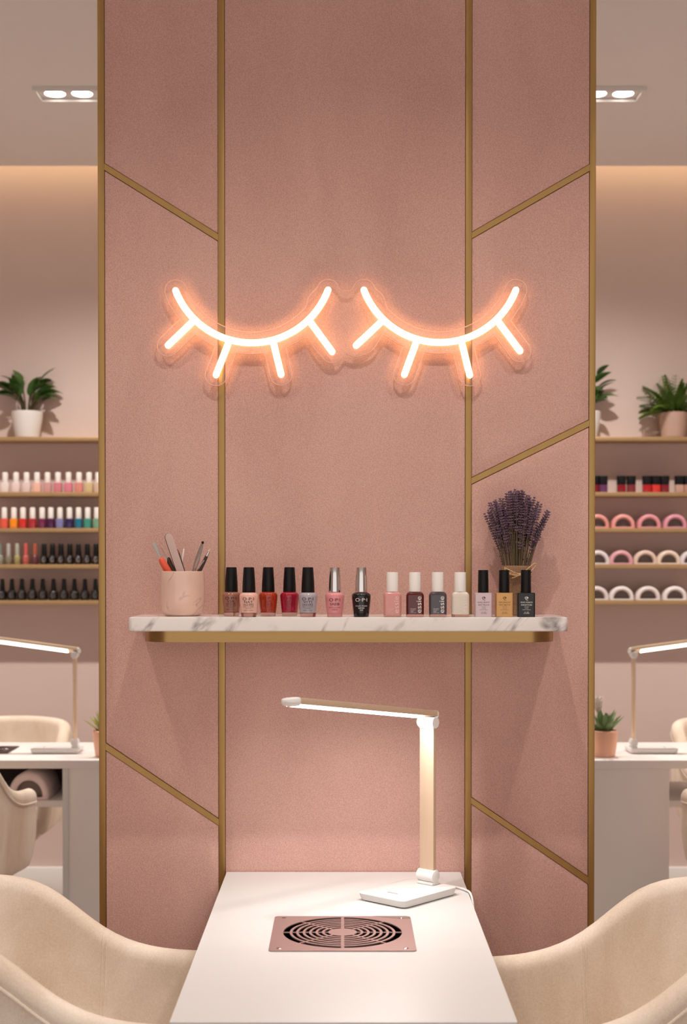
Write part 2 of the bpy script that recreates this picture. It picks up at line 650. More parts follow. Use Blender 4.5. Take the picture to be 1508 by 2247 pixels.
def padded(poly, edge=0.007, depth=0.009, front=-0.0085):
    """upholstered panel: convex outline (x,z), edges rolling back into the groove"""
    n = len(poly)
    P = [Vector((p[0], p[1])) for p in poly]
    area = sum(P[i].x * P[(i + 1) % n].y - P[(i + 1) % n].x * P[i].y for i in range(n))
    if area < 0:
        P.reverse()
    def inset(s):
        out = []
        for i in range(n):
            p0, p1, p2 = P[i - 1], P[i], P[(i + 1) % n]
            d1, d2 = (p1 - p0).normalized(), (p2 - p1).normalized()
            n1, n2 = Vector((-d1.y, d1.x)), Vector((-d2.y, d2.x))
            a = p1 + n1 * s
            b = p1 + n2 * s
            den = d1.x * d2.y - d1.y * d2.x
            t = ((b - a).x * d2.y - (b - a).y * d2.x) / den
            out.append(a + d1 * t)
        return out
    prof = []
    for k in range(6):
        a = PI / 2 * k / 5 * 0.8
        prof.append((GAP + 0.003 * (1 - math.cos(a)), front + 0.0042 - 0.0017 * math.sin(a)))
    for u in (0.25, 0.5, 0.75, 1.0):
        prof.append((GAP + 0.003 + 0.019 * u, front + 0.0025 - 0.0037 * math.sin(PI / 2 * u)))
    prof = [(GAP, 0.02)] + prof
    bm = B()
    loft(bm, [[Vector((q.x, y, q.y)) for q in inset(s)] for s, y in prof])
    return bm


ZB, ZT = 0.0, ZC
xcl, xcr = bx[1][1], bx[2][0]
d0, d1, d2, d3, d4 = diags
panels = [
    ([(XL0, ZT), (XL1, ZT), (XL1, d0[3]), (XL0, d0[2])], 'upper left pink velvet panel above the higher slanted brass bar'),
    ([(XL0, d0[4]), (XL1, d0[5]), (XL1, d1[3]), (XL0, d1[2])], 'tall left pink velvet panel between two slanted bars, behind the tool cup'),
    ([(XL0, d1[4]), (XL1, d1[5]), (XL1, ZB), (XL0, ZB)], 'lower left pink velvet panel rising behind the left cream chair'),
    ([(xcl, ZT), (xcr, ZT), (xcr, ZB), (xcl, ZB)], 'wide central pink velvet panel behind the neon lashes and white table'),
    ([(XR0, ZT), (XR1, ZT), (XR1, d2[3]), (XR0, d2[2])], 'upper right pink velvet panel above the highest slanted brass bar'),
    ([(XR0, d2[4]), (XR1, d2[5]), (XR1, d3[3]), (XR0, d3[2])], 'right pink velvet panel between two rising bars, beside the neon sign'),
    ([(XR0, d3[4]), (XR1, d3[5]), (XR1, d4[3]), (XR0, d4[2])], 'right pink velvet panel directly behind the lavender pot'),
    ([(XR0, d4[4]), (XR1, d4[5]), (XR1, ZB), (XR0, ZB)], 'lower right pink velvet panel rising behind the right cream chair'),
]
for poly, lab in panels:
    tag(obj('upholstered_panel', padded(poly), M_VELVET, sharp=60), lab, 'wall panel', 'padded velvet panels of the feature wall')

# ================================================================== NEON SIGN
YP = -0.025                                  # plate front face
def npx(x, y):
    p = onY(x, y, YP - 0.006)
    return p
eyes = [((552.5, 573.3), 179.0, 385.5, 720.0,
         [((426, 703), (369, 757.7)), ((500.8, 754), (474.3, 822.5)), ((600.5, 753), (617, 821.6)), ((678.5, 703), (729, 771.7))]),
        ((965.6, 573.0), 178.5, 798.8, 1132.4,
         [((841.5, 702), (781.8, 758)), ((913, 753), (887.7, 821.7)), ((1014, 753), (1031, 823)), ((1090.6, 702), (1141.4, 770))])]
sign = thing('neon_sign', 'peach neon sign of two closed eyes with lashes on clear acrylic', 'neon sign', (0, 0, 0))
arcs, segs_ = [], []
for (cx, cy), rr, xa, xb, lashes in eyes:
    a0 = math.acos((xa - cx) / rr)
    a1 = math.acos((xb - cx) / rr)
    pl = [(cx + rr * math.cos(a0 + (a1 - a0) * k / 40), cy + rr * math.sin(a0 + (a1 - a0) * k / 40)) for k in range(41)]
    arcs.append(pl)
    for l in lashes:
        segs_.append(l)
TR = 0.0066
for pl in arcs:
    bm = B(); tube(bm, [npx(*q) for q in pl], TR, 14, True); obj('eyelid_tube', bm, M_NEON, sign)
for (p0, p1) in segs_:
    bm = B(); tube(bm, [npx(*p0), npx(*p1)], TR, 14, True); obj('lash_tube', bm, M_NEON, sign)
# outline of the acrylic: level set of the distance to the tubes
gx, gy = np.meshgrid(np.arange(320, 1200, 2.0), np.arange(580, 880, 2.0))


def sd_seg(p0, p1):
    ax, ay = p0
    bx_, by_ = p1
    dx, dy = bx_ - ax, by_ - ay
    t = np.clip(((gx - ax) * dx + (gy - ay) * dy) / (dx * dx + dy * dy), 0, 1)
    return np.hypot(gx - ax - t * dx, gy - ay - t * dy)


dist = np.full(gx.shape, 1e9)
for pl in arcs:
    for k in range(0, 40, 2):
        dist = np.minimum(dist, sd_seg(pl[k], pl[k + 2]))
for s_ in segs_:
    dist = np.minimum(dist, sd_seg(*s_))
poly = [(700, 662), (820, 662), (802, 749), (714, 749)]
dp = np.full(gx.shape, 1e9)
inside = np.ones(gx.shape, bool)
for i in range(4):
    p0, p1 = poly[i], poly[(i + 1) % 4]
    dp = np.minimum(dp, sd_seg(p0, p1))
    inside &= ((p1[0] - p0[0]) * (gy - p0[1]) - (p1[1] - p0[1]) * (gx - p0[0])) >= 0
dp = np.where(inside, -dp, dp)
kk = 12.0
hh = np.clip(0.5 + 0.5 * (dp - dist) / kk, 0, 1)
dist = dp * (1 - hh) + dist * hh - kk * hh * (1 - hh)
lev = dist - 24.0
# marching squares
segm = {}
ny, nx = lev.shape
def cross(i0, j0, i1, j1):
    a, b = lev[i0, j0], lev[i1, j1]
    t = a / (a - b)
    return (gx[i0, j0] + t * (gx[i1, j1] - gx[i0, j0]), gy[i0, j0] + t * (gy[i1, j1] - gy[i0, j0]))
links = {}
pos = {}
for i in range(ny - 1):
    for j in range(nx - 1):
        c = [lev[i, j] < 0, lev[i, j + 1] < 0, lev[i + 1, j + 1] < 0, lev[i + 1, j] < 0]
        if all(c) or not any(c):
            continue
        E = []
        if c[0] != c[1]: E.append((('h', i, j), (i, j, i, j + 1)))
        if c[1] != c[2]: E.append((('v', i, j + 1), (i, j + 1, i + 1, j + 1)))
        if c[2] != c[3]: E.append((('h', i + 1, j), (i + 1, j, i + 1, j + 1)))
        if c[3] != c[0]: E.append((('v', i, j), (i, j, i + 1, j)))
        for key, q in E:
            pos[key] = cross(*q)
        for k in range(0, len(E) - 1, 2):
            links.setdefault(E[k][0], []).append(E[k + 1][0])
            links.setdefault(E[k + 1][0], []).append(E[k][0])
best = []
seen = set()
for st in links:
    if st in seen:
        continue
    loop = [st]
    seen.add(st)
    cur = st
    while True:
        nxt = [q for q in links[cur] if q not in seen]
        if not nxt:
            break
        cur = nxt[0]
        seen.add(cur)
        loop.append(cur)
    if len(loop) > len(best):
        best = loop
outline = [pos[k] for k in best][::2]
bm = B()
fr = [onY(x, y, YP) for x, y in outline]
v0 = [bm.verts.new(p) for p in fr]
v1 = [bm.verts.new(Vector((p.x, YP + 0.005, p.z))) for p in fr]
bm.faces.new(v0)
bm.faces.new(list(reversed(v1)))
obj('backing_plate', bm, M_ACRYL, sign, smooth=False)
bm = B()
e = 0.0006
n = len(fr)
cen = [Vector(((fr[(i + 1) % n] - fr[i - 1]).z, 0, -(fr[(i + 1) % n] - fr[i - 1]).x)).normalized() for i in range(n)]
A_ = [[bm.verts.new(p + cen[i] * s + Vector((0, dy, 0))) for i, p in enumerate(fr)] for s, dy in ((e, -0.0003), (-e, -0.0003), (-e, 0.0053), (e, 0.0053))]
for i in range(n):
    j = (i + 1) % n
    for q in range(4):
        w = (q + 1) % 4
        bm.faces.new((A_[q][i], A_[q][j], A_[w][j], A_[w][i]))
obj('plate_edge', bm, M_EDGE, sign)
for (x, y) in [arcs[i][k] for i in (0, 1) for k in (3, 20, 37)]:
    bm = B()
    p = onY(x, y, YP + 0.005)
    tube(bm, [(p.x, YP + 0.005, p.z), (p.x, -0.0102, p.z)], 0.0035, 12)
    obj('standoff', bm, M_CHROME, sign)

# ================================================================== MARBLE SHELF
ZS = 1.2689
YSF = -0.172
xl = onY(281, 1370, YSF).x
xr = onY(1247.5, 1370, YSF).x
shelf = thing('wall_shelf', 'white veined marble wall shelf on a brass rail, holding the polish bottles', 'shelf', (0, 0, 0))
bm = B()
prism(bm, rrect(xl, xr, YSF, -0.0095, 0.009), ZS - 0.0262, ZS, 0.0025)
obj('marble_slab', bm, M_MARBLE, shelf)
bl = onY(310, 1400, YSF + 0.014).x
br = onY(1223, 1400, YSF + 0.014).x
bm = B()
pts = []
rc = 0.055
for k in range(13):
    a = R(180 + 90 * k / 12)
    pts.append((bl + rc + rc * math.cos(a), YSF + 0.014 + rc + rc * math.sin(a)))
for k in range(13):
    a = R(270 + 90 * k / 12)
    pts.append((br - rc + rc * math.cos(a), YSF + 0.014 + rc + rc * math.sin(a)))
pts += [(br, -0.0095), (bl, -0.0095)]
rings = [[Vector((x, y, z)) for x, y in pts] for z in (ZS - 0.0472, ZS - 0.0262)]
loft(bm, rings)
obj('brass_rail', bm, M_BRASSH, shelf)


# ------------------------------------------------------------------ bottles on the marble shelf
def interp(prof, z):
    for (r0, z0), (r1, z1) in zip(prof, prof[1:]):
        if z0 <= z <= z1 and z1 > z0:
            return r0 + (r1 - r0) * (z - z0) / (z1 - z0)
    return prof[-1][0]


def round_bottle(label, cx, by, col, cap_mat, ink, lines, silver=False, gloss=None):
    U = 0.000862
    rb = 16.6 * U
    y = max(onZ(cx, by, ZS).y + rb, YSF + 0.004 + rb)
    p = onY(cx, 1300, y)
    t = thing('nail_polish_bottle', label, 'nail polish', (p.x, y, ZS), 0, 'polish bottles on the marble shelf')
    # glass foot
    foot = [(14.8 * U, 0), (16.4 * U, 0.6 * U), (17.0 * U, 5 * U), (17.6 * U, 9 * U)]
    bodyp = [(17.7 * U, 9 * U), (19.0 * U, 22 * U), (20.3 * U, 36 * U), (20.9 * U, 43 * U), (20.7 * U, 47 * U), (19.3 * U, 50 * U), (16.5 * U, 52 * U), (13 * U, 53.5 * U)]
    bm = B(); lathe(bm, foot, 40)
    obj('glass_foot', bm, M_GLASS if gloss is None else gloss, t)
    pm = mat('polish_%d_%d_%d' % col, col, 0.14, coat=0.5, var=0.02, vscale=80)
    bm = B(); lathe(bm, bodyp, 40); obj('polish_body', bm, pm, t)
    bm = B()
    if silver:
        capp = [(13.4 * U, 54 * U), (13.6 * U, 55 * U), (12.6 * U, 80 * U), (11.3 * U, 106 * U), (10.8 * U, 107.3 * U), (5 * U, 107.8 * U), (3.6 * U, 109.2 * U), (0, 109.4 * U)]
    else:
        capp = [(13.8 * U, 52.5 * U), (14.4 * U, 54 * U), (13.6 * U, 75 * U), (11.6 * U, 106 * U), (11.0 * U, 107.6 * U), (0, 107.8 * U)]
    lathe(bm, capp, 36); obj('cap', bm, cap_mat, t)
    def fn(x, z):
        r = interp(bodyp, z) + 0.00025
        a = x / r
        return Vector((r * math.sin(a), -r * math.cos(a), z))
    bm = B()
    for s, size, width, zc in lines:
        put_text(bm, s, size * U, lambda x, q, zc=zc: fn(x, q + zc * U), width * U)
    if lines:
        obj('lettering', bm, ink, t)
    return t


L1 = [('O·P·I', 9, 26, 39), ('VIA', 7.5, 17, 32.5), ('LACQUER', 6, 22, 26.8), ('NAIL LACQUER', 2.4, 24, 22.2), ('LAQUE', 2.4, 12, 19), ('VERNIS A ONGLES', 2.2, 22, 15)]
L2 = [('O·P·I', 9, 26, 39), ('NAT', 7.5, 19, 32.5), ('LAQUERZ', 6, 24, 26.8), ('NAIL LACQUER', 2.4, 24, 22.2), ('LAQUE', 2.4, 12, 19), ('VERNIS A ONGLES', 2.2, 20, 14.5)]
L5 = [('O·P·I', 9, 26, 39), ('VITI', 7.5, 19, 32.5), ('LAQUERZ', 6, 24, 26.8), ('NAIL LACQUER', 2.4, 24, 22.2), ('LAQUE', 2.4, 12, 19), ('VERNIS A ONGLES', 2.2, 20, 14.5)]
L6 = [('O·P·I', 9.5, 25, 37), ('SAEIB', 7.5, 21, 28), ('NAIL LACQUER SHINE', 2.4, 27, 20.5), ('LAQUE', 2.6, 12, 16)]
L7 = [('O·P·I', 10.5, 27, 37), ('COLOR STUDIO', 4.0, 27, 24), ('SHINER', 4.2, 14, 19.5), ('TOP', 3.6, 7, 15)]
round_bottle('brown nude polish bottle with black cap, leftmost of the bottle row', 508, 1352, (150, 98, 80), M_BLACK, M_INKD, L1)
round_bottle('pale peach polish bottle with black cap, standing forward beside the brown one', 546.3, 1355.5, (232, 182, 164), M_BLACK, M_INKD, L2)
round_bottle('brick orange polish bottle with black cap on the marble shelf', 588.7, 1352, (170, 52, 24), M_BLACK, M_INKR, L1)
round_bottle('crimson red polish bottle with black cap on the marble shelf', 635.5, 1352, (158, 14, 46), M_BLACK, M_INKR, L2)
round_bottle('lilac grey polish bottle with black cap beside the crimson one', 676, 1355, (172, 164, 170), M_BLACK, M_INKD, L5)
round_bottle('pink polish bottle with tall silver cap on the marble shelf', 734.8, 1356, (222, 142, 146), M_CHROME, M_INKD, L6, True, mat('pink_foot', (206, 138, 138), 0.1, coat=0.5, var=0.02))
round_bottle('glossy black polish bottle with tall silver cap on the marble shelf', 793, 1356, (10, 9, 10), M_CHROME, M_INKW, L7, True, M_BLACKGLOSS)


def square_bottle(label, cx, by, col, ink):
    U = 0.000858
    hb = 19.3 * U
    y = max(onZ(cx, by, ZS).y + hb * 0.8, YSF + 0.006 + hb * 0.8)
    p = onY(cx, 1300, y)
    t = thing('nail_polish_bottle', label, 'nail polish', (p.x, y, ZS), 0, 'polish bottles on the marble shelf')
    k = 0.8
    bm = B(); loft(bm, [sring(a * U, a * U * k, 5, z * U) for a, z in ((17.2, 0), (18.3, 0.6), (19.0, 3), (19.2, 6))])
    obj('glass_foot', bm, M_GLASS, t)
    pm = mat('polish_%d_%d_%d' % col, col, 0.12, coat=0.6, var=0.02, vscale=80)
    bm = B(); loft(bm, [sring(a * U, a * U * k, 5, z * U) for a, z in ((19.2, 6), (19.5, 12), (19.5, 44), (19.2, 48), (17.8, 51.5), (15.6, 53.6), (12.5, 54.8))])
    obj('polish_body', bm, pm, t)
    bm = B(); lathe(bm, [(12.2 * U, 54.8 * U), (12.8 * U, 55.4 * U), (12.6 * U, 96 * U), (12.1 * U, 97.3 * U), (0, 97.5 * U)], 36)
    obj('cap', bm, M_WCAP, t)
    bm = B()
    yf = -19.55 * U * k - 0.0002
    def fn(x, z):
        return Vector((x, yf, z))
    put_text(bm, 'essie', 15.5 * U, lambda x, q: fn(x + 8.4 * U, q + 27 * U), 36 * U, rot90=True)
    for i, (s, w) in enumerate((('nail polish', 12), ('vernis a', 11), ('ongles', 7), ('13.5 mL', 12))):
        put_text(bm, s, 2.4 * U, lambda x, q, i=i, w=w: fn(x - 10.5 * U + w * U / 2, q + (18 - 2.7 * i) * U), w * U)
    obj('lettering', bm, ink, t)


square_bottle('dusty pink polish bottle with white cap on the marble shelf', 861.3, 1354.6, (212, 142, 136), M_INKP)
square_bottle('dark wine red polish bottle with white cap on the marble shelf', 910.7, 1354.6, (84, 16, 16), M_INKW)
square_bottle('charcoal grey polish bottle with white cap on the marble shelf', 960.6, 1354.6, (70, 62, 66), M_INKW)
square_bottle('cream polish bottle with white cap on the marble shelf', 1010, 1354.6, (222, 208, 194), mat('ivory_print', (240, 226, 206), 0.5, var=0.02))


def gel_bottle(label, cx, col, ink, metal, l1, l2, l3):
    U = 0.000856
    a, b_ = 19.2, 13.0
    y = max(onZ(cx, 1356.5, ZS).y + b_ * U, YSF + 0.006 + b_ * U)
    p = onY(cx, 1300, y)
    t = thing('gel_polish_bottle', label, 'nail polish', (p.x, y, ZS), 0, 'polish bottles on the marble shelf')
    pm = mat('gel_%d_%d_%d' % col, col, 0.3, metal, var=0.02, vscale=80, coat=0.3)
    bm = B(); loft(bm, [sring(q * a * U, q * b_ * U + (1 - q) * 0.004, 9, z * U, 64) for q, z in ((0.94, 0), (0.985, 0.8), (1, 2), (1, 50.5), (0.985, 51.8), (0.94, 52.8), (0.62, 53.2))])
    obj('polish_body', bm, pm, t)
    bm = B(); lathe(bm, [(11.5 * U, 53 * U), (11.7 * U, 54 * U), (11.0 * U, 101 * U), (10.5 * U, 102.3 * U), (0, 102.5 * U)], 36)
    obj('cap', bm, M_BLACK, t)
    bm = B()
    yf = -b_ * U - 0.0002
    def fn(x, z):
        return Vector((x, yf, z))
    for s, size, w, z in ((l1, 4.2, 26, 32), (l2, 4.6, 24, 26.5), ('GEL POLISH', 1.8, 10, 22.5), ('COLOR', 2.4, 8, 19.3), ('SOAK OFF FORMULA', 2.0, 18, 16), (l3, 3.0, 10, 10.5), ('LACQUER', 2.2, 13, 7.8)):
        put_text(bm, s, size * U, lambda x, q, z=z: fn(x, q + z * U), w * U)
    # little eye mark: a ring, a pupil and a short stroke below
    for k in range(16):
        a0, a1 = 2 * PI * k / 16, 2 * PI * (k + 1) / 16
        q = [bm.verts.new(fn(rr * U * 1.25 * math.cos(aa), (42 + rr * 0.8 * math.sin(aa)) * U)) for rr, aa in ((3.2, a0), (3.2, a1), (2.2, a1), (2.2, a0))]
        bm.faces.new(q)
    bm.faces.new([bm.verts.new(fn((0.9 + 1.2 * math.cos(2 * PI * k / 12)) * U, (42.3 + 1.2 * math.sin(2 * PI * k / 12)) * U)) for k in range(12)])
    for k in range(6):
        x0, x1 = -2.6 + k, -1.6 + k
        zf = lambda x: 37.4 - 0.25 * (x + 2.6) + 0.09 * (x - 0.5) ** 2
        bm.faces.new([bm.verts.new(fn(x * U, z * U)) for x, z in ((x0, zf(x0)), (x1, zf(x1)), (x1, zf(x1) + 0.9), (x0, zf(x0) + 0.9))])
    obj('lettering', bm, ink, t)


gel_bottle('lilac metallic gel bottle with black cap in front of the lavender', 1060.6, (206, 182, 185), M_INKD, 0.35, 'RAPAL BRAVET', 'BAST FELATA', 'UV LED')
gel_bottle('gold metallic gel bottle with black cap in front of the lavender', 1106.4, (202, 152, 92), mat('brown_print', (96, 58, 24), 0.5, var=0.05), 0.45, 'POBI ZONCART', 'FAST BATTA', 'UV LED')
gel_bottle('black gel bottle with black cap, rightmost of the bottle row', 1154.2, (14, 12, 13), M_INKW, 0.0, 'MOVIC MORATO', 'DANATLISA', 'UV LED')

# ------------------------------------------------------------------ tool cup and its tools
CU = 0.00087
cupy = -0.095
cp = onY(400.6, 1300, cupy)
CXX = cp.x
cup = thing('tool_cup', 'pink veined marble cup holding nail tools on the shelf', 'cup', (CXX, cupy, ZS))
bm = B()
outer = [(33, 0), (38, 1.2), (43, 7), (46.5, 17), (48.4, 32), (48.8, 50), (48.2, 75), (47.0, 95), (46.6, 97.2), (45.6, 98), (44.4, 97.2)]
inner = [(44.0, 92), (45.0, 60), (44.5, 30), (40, 12), (30, 7), (0, 6)]
lathe(bm, [(r * CU, z * CU) for r, z in outer + inner], 56)
obj('cup_wall', bm, M_PINKMARBLE, cup)
ZR = ZS + 98 * CU


def tool_pts(tip_px, rim_px, dy_tip, dy_rim=0.0):
    """from the tip through the rim down to the floor of the cup"""
    a = onY(tip_px[0], tip_px[1], cupy + dy_tip)
    b_ = onY(rim_px[0], rim_px[1], cupy + dy_rim)
    d = (b_ - a).normalized()
    k = (b_.z - (ZS + 0.013)) / -d.z
    f = b_ + d * k
    off = Vector((f.x - CXX, f.y - cupy))
    if off.length > 0.024:
        off = off.normalized() * 0.024
        f = Vector((CXX + off.x, cupy + off.y, f.z))
    return a, b_, f


def flat_bar(bm, pts, widths, thick, face=Vector((0, -1, 0))):
    rings = []
    n = len(pts)
    for i in range(n):
        t = (pts[min(i + 1, n - 1)] - pts[max(i - 1, 0)]).normalized()
        s = t.cross(face).normalized()
        f = s.cross(t).normalized()
        w = widths[i] / 2
        rings.append([pts[i] + s * w * cx_ + f * thick / 2 * cy_ for cx_, cy_ in ((-1, -0.6), (-0.9, -1), (0.9, -1), (1, -0.6), (1, 0.6), (0.9, 1), (-0.9, 1), (-1, 0.6))])
    loft(bm, rings)


G_TOOLS = 'nail tools in the marble cup'
M_ORANGE = mat('orange_handle', (236, 98, 66), 0.4, var=0.03)
M_BROWN = mat('brown_handle', (70, 52, 46), 0.45, var=0.1)
M_FILE = mat('file_grit', (200, 172, 164), 0.9, var=0.12, vscale=900, bump=0.5, bscale=900)
M_FILEB = mat('file_core', (40, 32, 32), 0.8, var=0.1)
M_BRISTLE = mat('bristle', (222, 190, 158), 0.8, var=0.2, vscale=400)
# cuticle pusher
a, b_, f = tool_pts((337.6, 1190.7), (371, 1258), -0.018, -0.004)
mid = onY(354.5, 1229, cupy - 0.011)
t = thing('cuticle_pusher', 'cuticle pusher with orange handle and steel blade, leaning far left', 'nail tool', (0, 0, 0), 0, G_TOOLS)
bm = B()
dd = (mid - a).normalized()
flat_bar(bm, [a - dd * 0.001, a + dd * 0.001, a.lerp(mid, 0.3), a.lerp(mid, 0.75), mid + dd * 0.006], [0.004, 0.0062, 0.0072, 0.0050, 0.0030], 0.0018)
obj('steel_blade', bm, M_STEEL, t, 'x' and 30)
bm = B(); tube(bm, [mid, mid.lerp(b_, 0.1), b_, f], [0.0052, 0.0064, 0.0072, 0.0062], 14, True); obj('handle', bm, M_ORANGE, t)
# dotting tool
a, b_, f = tool_pts((352.5, 1199.7), (383, 1258), 0.012, 0.004)
mid = onY(371.5, 1232, cupy + 0.008)
t = thing('dotting_tool', 'thin dotting tool with brown handle just behind the orange handle', 'nail tool', (0, 0, 0), 0, G_TOOLS)
bm = B(); tube(bm, [a, mid], [0.0007, 0.0011], 8, True); obj('wire_tip', bm, M_STEEL, t)
bm = B(); tube(bm, [onY(370.5, 1226, cupy + 0.009), mid, b_, f], [0.003, 0.0046, 0.0048, 0.0044], 12, True); obj('handle', bm, M_BROWN, t)
# nail file
a, b_, f = tool_pts((368, 1171), (398, 1258), 0.0, -0.006)
t = thing('nail_file', 'tall pinkish emery board with dark core, tallest tool in the cup', 'nail file', (0, 0, 0), 0, G_TOOLS)
d = (f - a).normalized()
fp, fw = [], []
for s, w in ((0, 0.25), (0.0015, 0.6), (0.004, 0.88), (0.0075, 1.0), (0.03, 1.0), (0.09, 1.0), ((f - a).length, 1.0)):
    fp.append(a + d * s); fw.append(0.0148 * w)
fc = Vector((0.35, -0.93, 0))
bm = B(); flat_bar(bm, [p + Vector((-0.0008, 0.0010, 0)) for p in fp], fw, 0.0022, fc); obj('core_board', bm, M_FILEB, t, 30)
bm = B(); flat_bar(bm, [p + Vector((0.0002, -0.0008, 0)) for p in fp], [w * 0.98 for w in fw], 0.0014, fc); obj('grit_face', bm, M_FILE, t, 30)
# dark brush with rusty bristles
a, b_, f = tool_pts((389.5, 1206), (404, 1258), 0.016, 0.008)
t = thing('liner_brush', 'dark liner brush with rusty bristles right behind the emery board', 'brush', (0, 0, 0), 0, G_TOOLS)
m1 = a.lerp(b_, 0.17)
bm = B(); tube(bm, [a, a.lerp(m1, 0.5), m1], [0.0008, 0.0022, 0.0024], 10, True); obj('bristles', bm, mat('rust_bristle', (150, 82, 56), 0.8, var=0.2, vscale=300), t)
bm = B(); tube(bm, [m1, b_, f], [0.0025, 0.0034, 0.003], 10, True); obj('handle', bm, M_BROWN, t)
# slim white stick
a, b_, f = tool_pts((403.5, 1205), (395.5, 1258), 0.022, 0.012)
bm = B(); tube(bm, [a, a.lerp(b_, 0.2), b_, f], [0.0013, 0.0016, 0.0013, 0.0013], 10, True)
tag(obj('orange_stick', bm, mat('white_stick', (242, 226, 222), 0.4, var=0.02)), 'thin white stick leaning in the middle of the cup', 'nail tool', G_TOOLS)
# tweezers
a, b_, f = tool_pts((444, 1193), (424, 1258), -0.012, -0.004)
t = thing('tweezers', 'shiny steel tweezers with a black tip in the right of the cup', 'tweezers', (0, 0, 0), 0, G_TOOLS)
sd = Vector((1, 0, 0.35)).normalized()
for s in (-1, 1):
    bm = B()
    flat_bar(bm, [a + sd * s * 0.0008, a.lerp(b_, 0.25) + sd * s * 0.0022, a.lerp(b_, 0.6) + sd * s * 0.0036, b_ + sd * s * 0.0022, f + sd * s * 0.001], [0.0036, 0.0046, 0.0042, 0.003, 0.0015], 0.0016, Vector((0.5 * s, -0.85, 0.1)))
    obj('arm', bm, M_CHROME, t, 30)
bm = B(); icos(bm, a + Vector((0.0008, 0, 0.0022)), 0.0026, (1, 1, 1.1), 2); obj('tip_cover', bm, M_BLACK, t)
# flat brush
a, b_, f = tool_pts((461, 1204.5), (436, 1258), 0.004, 0.004)
t = thing('gel_brush', 'slim gel brush with pale bristles, rightmost tool in the cup', 'brush', (0, 0, 0), 0, G_TOOLS)
m1, m2, m3 = a.lerp(b_, 0.13), a.lerp(b_, 0.3), a.lerp(b_, 0.55)
bm = B(); tube(bm, [a, a.lerp(m1, 0.6), m1], [0.0006, 0.0020, 0.0024], 10, True); obj('bristles', bm, M_BRISTLE, t)
bm = B(); tube(bm, [m1, m2], [0.0026, 0.003], 12, True); obj('ferrule', bm, M_CHROME, t)
bm = B(); tube(bm, [m2, m3, b_, f], [0.003, 0.0036, 0.0034, 0.003], 12, True); obj('handle', bm, M_BROWN, t)
# bamboo skewer beside it
a, b_, f = tool_pts((447.5, 1230), (429, 1258), -0.014, -0.006)
bm = B(); tube(bm, [a, b_, f], [0.0011, 0.0013, 0.0013], 8, True)
tag(obj('steel_probe', bm, M_STEEL), 'short thin steel probe in front of the rightmost brush', 'nail tool', G_TOOLS)

# ------------------------------------------------------------------ lavender in a burlap pot
LU = 0.00088
lpY = -0.062
lp = onY(1133.5, 1300, lpY)
lav = thing('lavender_pot', 'bunch of dried lavender in a burlap wrapped pot tied with twine', 'potted flowers', (lp.x, lpY, ZS))
ztop = onY(1133, 1241.5, lpY).z - ZS
bm = B()
prof = [(0.0225, 0), (0.0245, 0.002), (0.0262, 0.03), (0.0268, ztop - 0.026), (0.0286, ztop - 0.022), (0.0292, ztop - 0.012), (0.0290, ztop - 0.003), (0.0272, ztop), (0.0250, ztop - 0.002), (0.0245, ztop - 0.03), (0, ztop - 0.03)]
vr = lathe(bm, prof, 44)
rng = random.Random(3)
for i, ring in enumerate(vr):
    for v in ring:
        if i < 8:
            a = math.atan2(v.co.y, v.co.x)
            k = 1 + 0.012 * math.sin(7 * a + i) + 0.008 * math.sin(13 * a)
            v.co.x *= k; v.co.y *= k
obj('burlap_wrap', bm, M_BURLAP, lav)
bm = B()
zt = ztop - 0.0175
for dz in (0, 0.0024):
    tube(bm, [(0.0298 * math.cos(2 * PI * k / 40), 0.0298 * math.sin(2 * PI * k / 40), zt + dz + 0.0012 * math.sin(4 * PI * k / 40)) for k in range(41)], 0.0013, 7)
kx, ky = 0.0035, -0.031
def bow(pts, r=0.0011):
    n = 24
    out = []
    for i in range(n + 1):
        t = i / n * (len(pts) - 1)
        k = min(int(t), len(pts) - 2)
        u = t - k
        p0 = Vector(pts[max(k - 1, 0)]); p1 = Vector(pts[k]); p2 = Vector(pts[k + 1]); p3 = Vector(pts[min(k + 2, len(pts) - 1)])
        out.append(0.5 * ((2 * p1) + (p2 - p0) * u + (2 * p0 - 5 * p1 + 4 * p2 - p3) * u * u + (3 * p1 - p0 - 3 * p2 + p3) * u ** 3))
    tube(bm, out, r, 6)
bow([(kx, ky, zt), (kx + 0.012, ky - 0.003, zt + 0.010), (kx + 0.027, ky, zt + 0.022), (kx + 0.030, ky + 0.001, zt + 0.018), (kx + 0.018, ky - 0.002, zt + 0.006), (kx, ky - 0.001, zt)])
bow([(kx, ky, zt), (kx - 0.014, ky - 0.003, zt + 0.006), (kx - 0.029, ky + 0.004, zt + 0.013), (kx - 0.024, ky + 0.002, zt + 0.004), (kx - 0.010, ky - 0.002, zt - 0.001), (kx, ky - 0.001, zt)])
bow([(kx, ky, zt), (kx - 0.010, ky - 0.002, zt - 0.004), (kx - 0.016, ky, zt - 0.006)])
bow([(kx, ky, zt), (kx + 0.014, ky + 0.002, zt - 0.010), (kx + 0.026, ky + 0.006, zt - 0.017), (kx + 0.033, ky + 0.010, zt - 0.022)])
obj('twine_bow', bm, M_TWINE, lav)
bms, bmf = B(), B()
rng = random.Random(11)
NST = 84
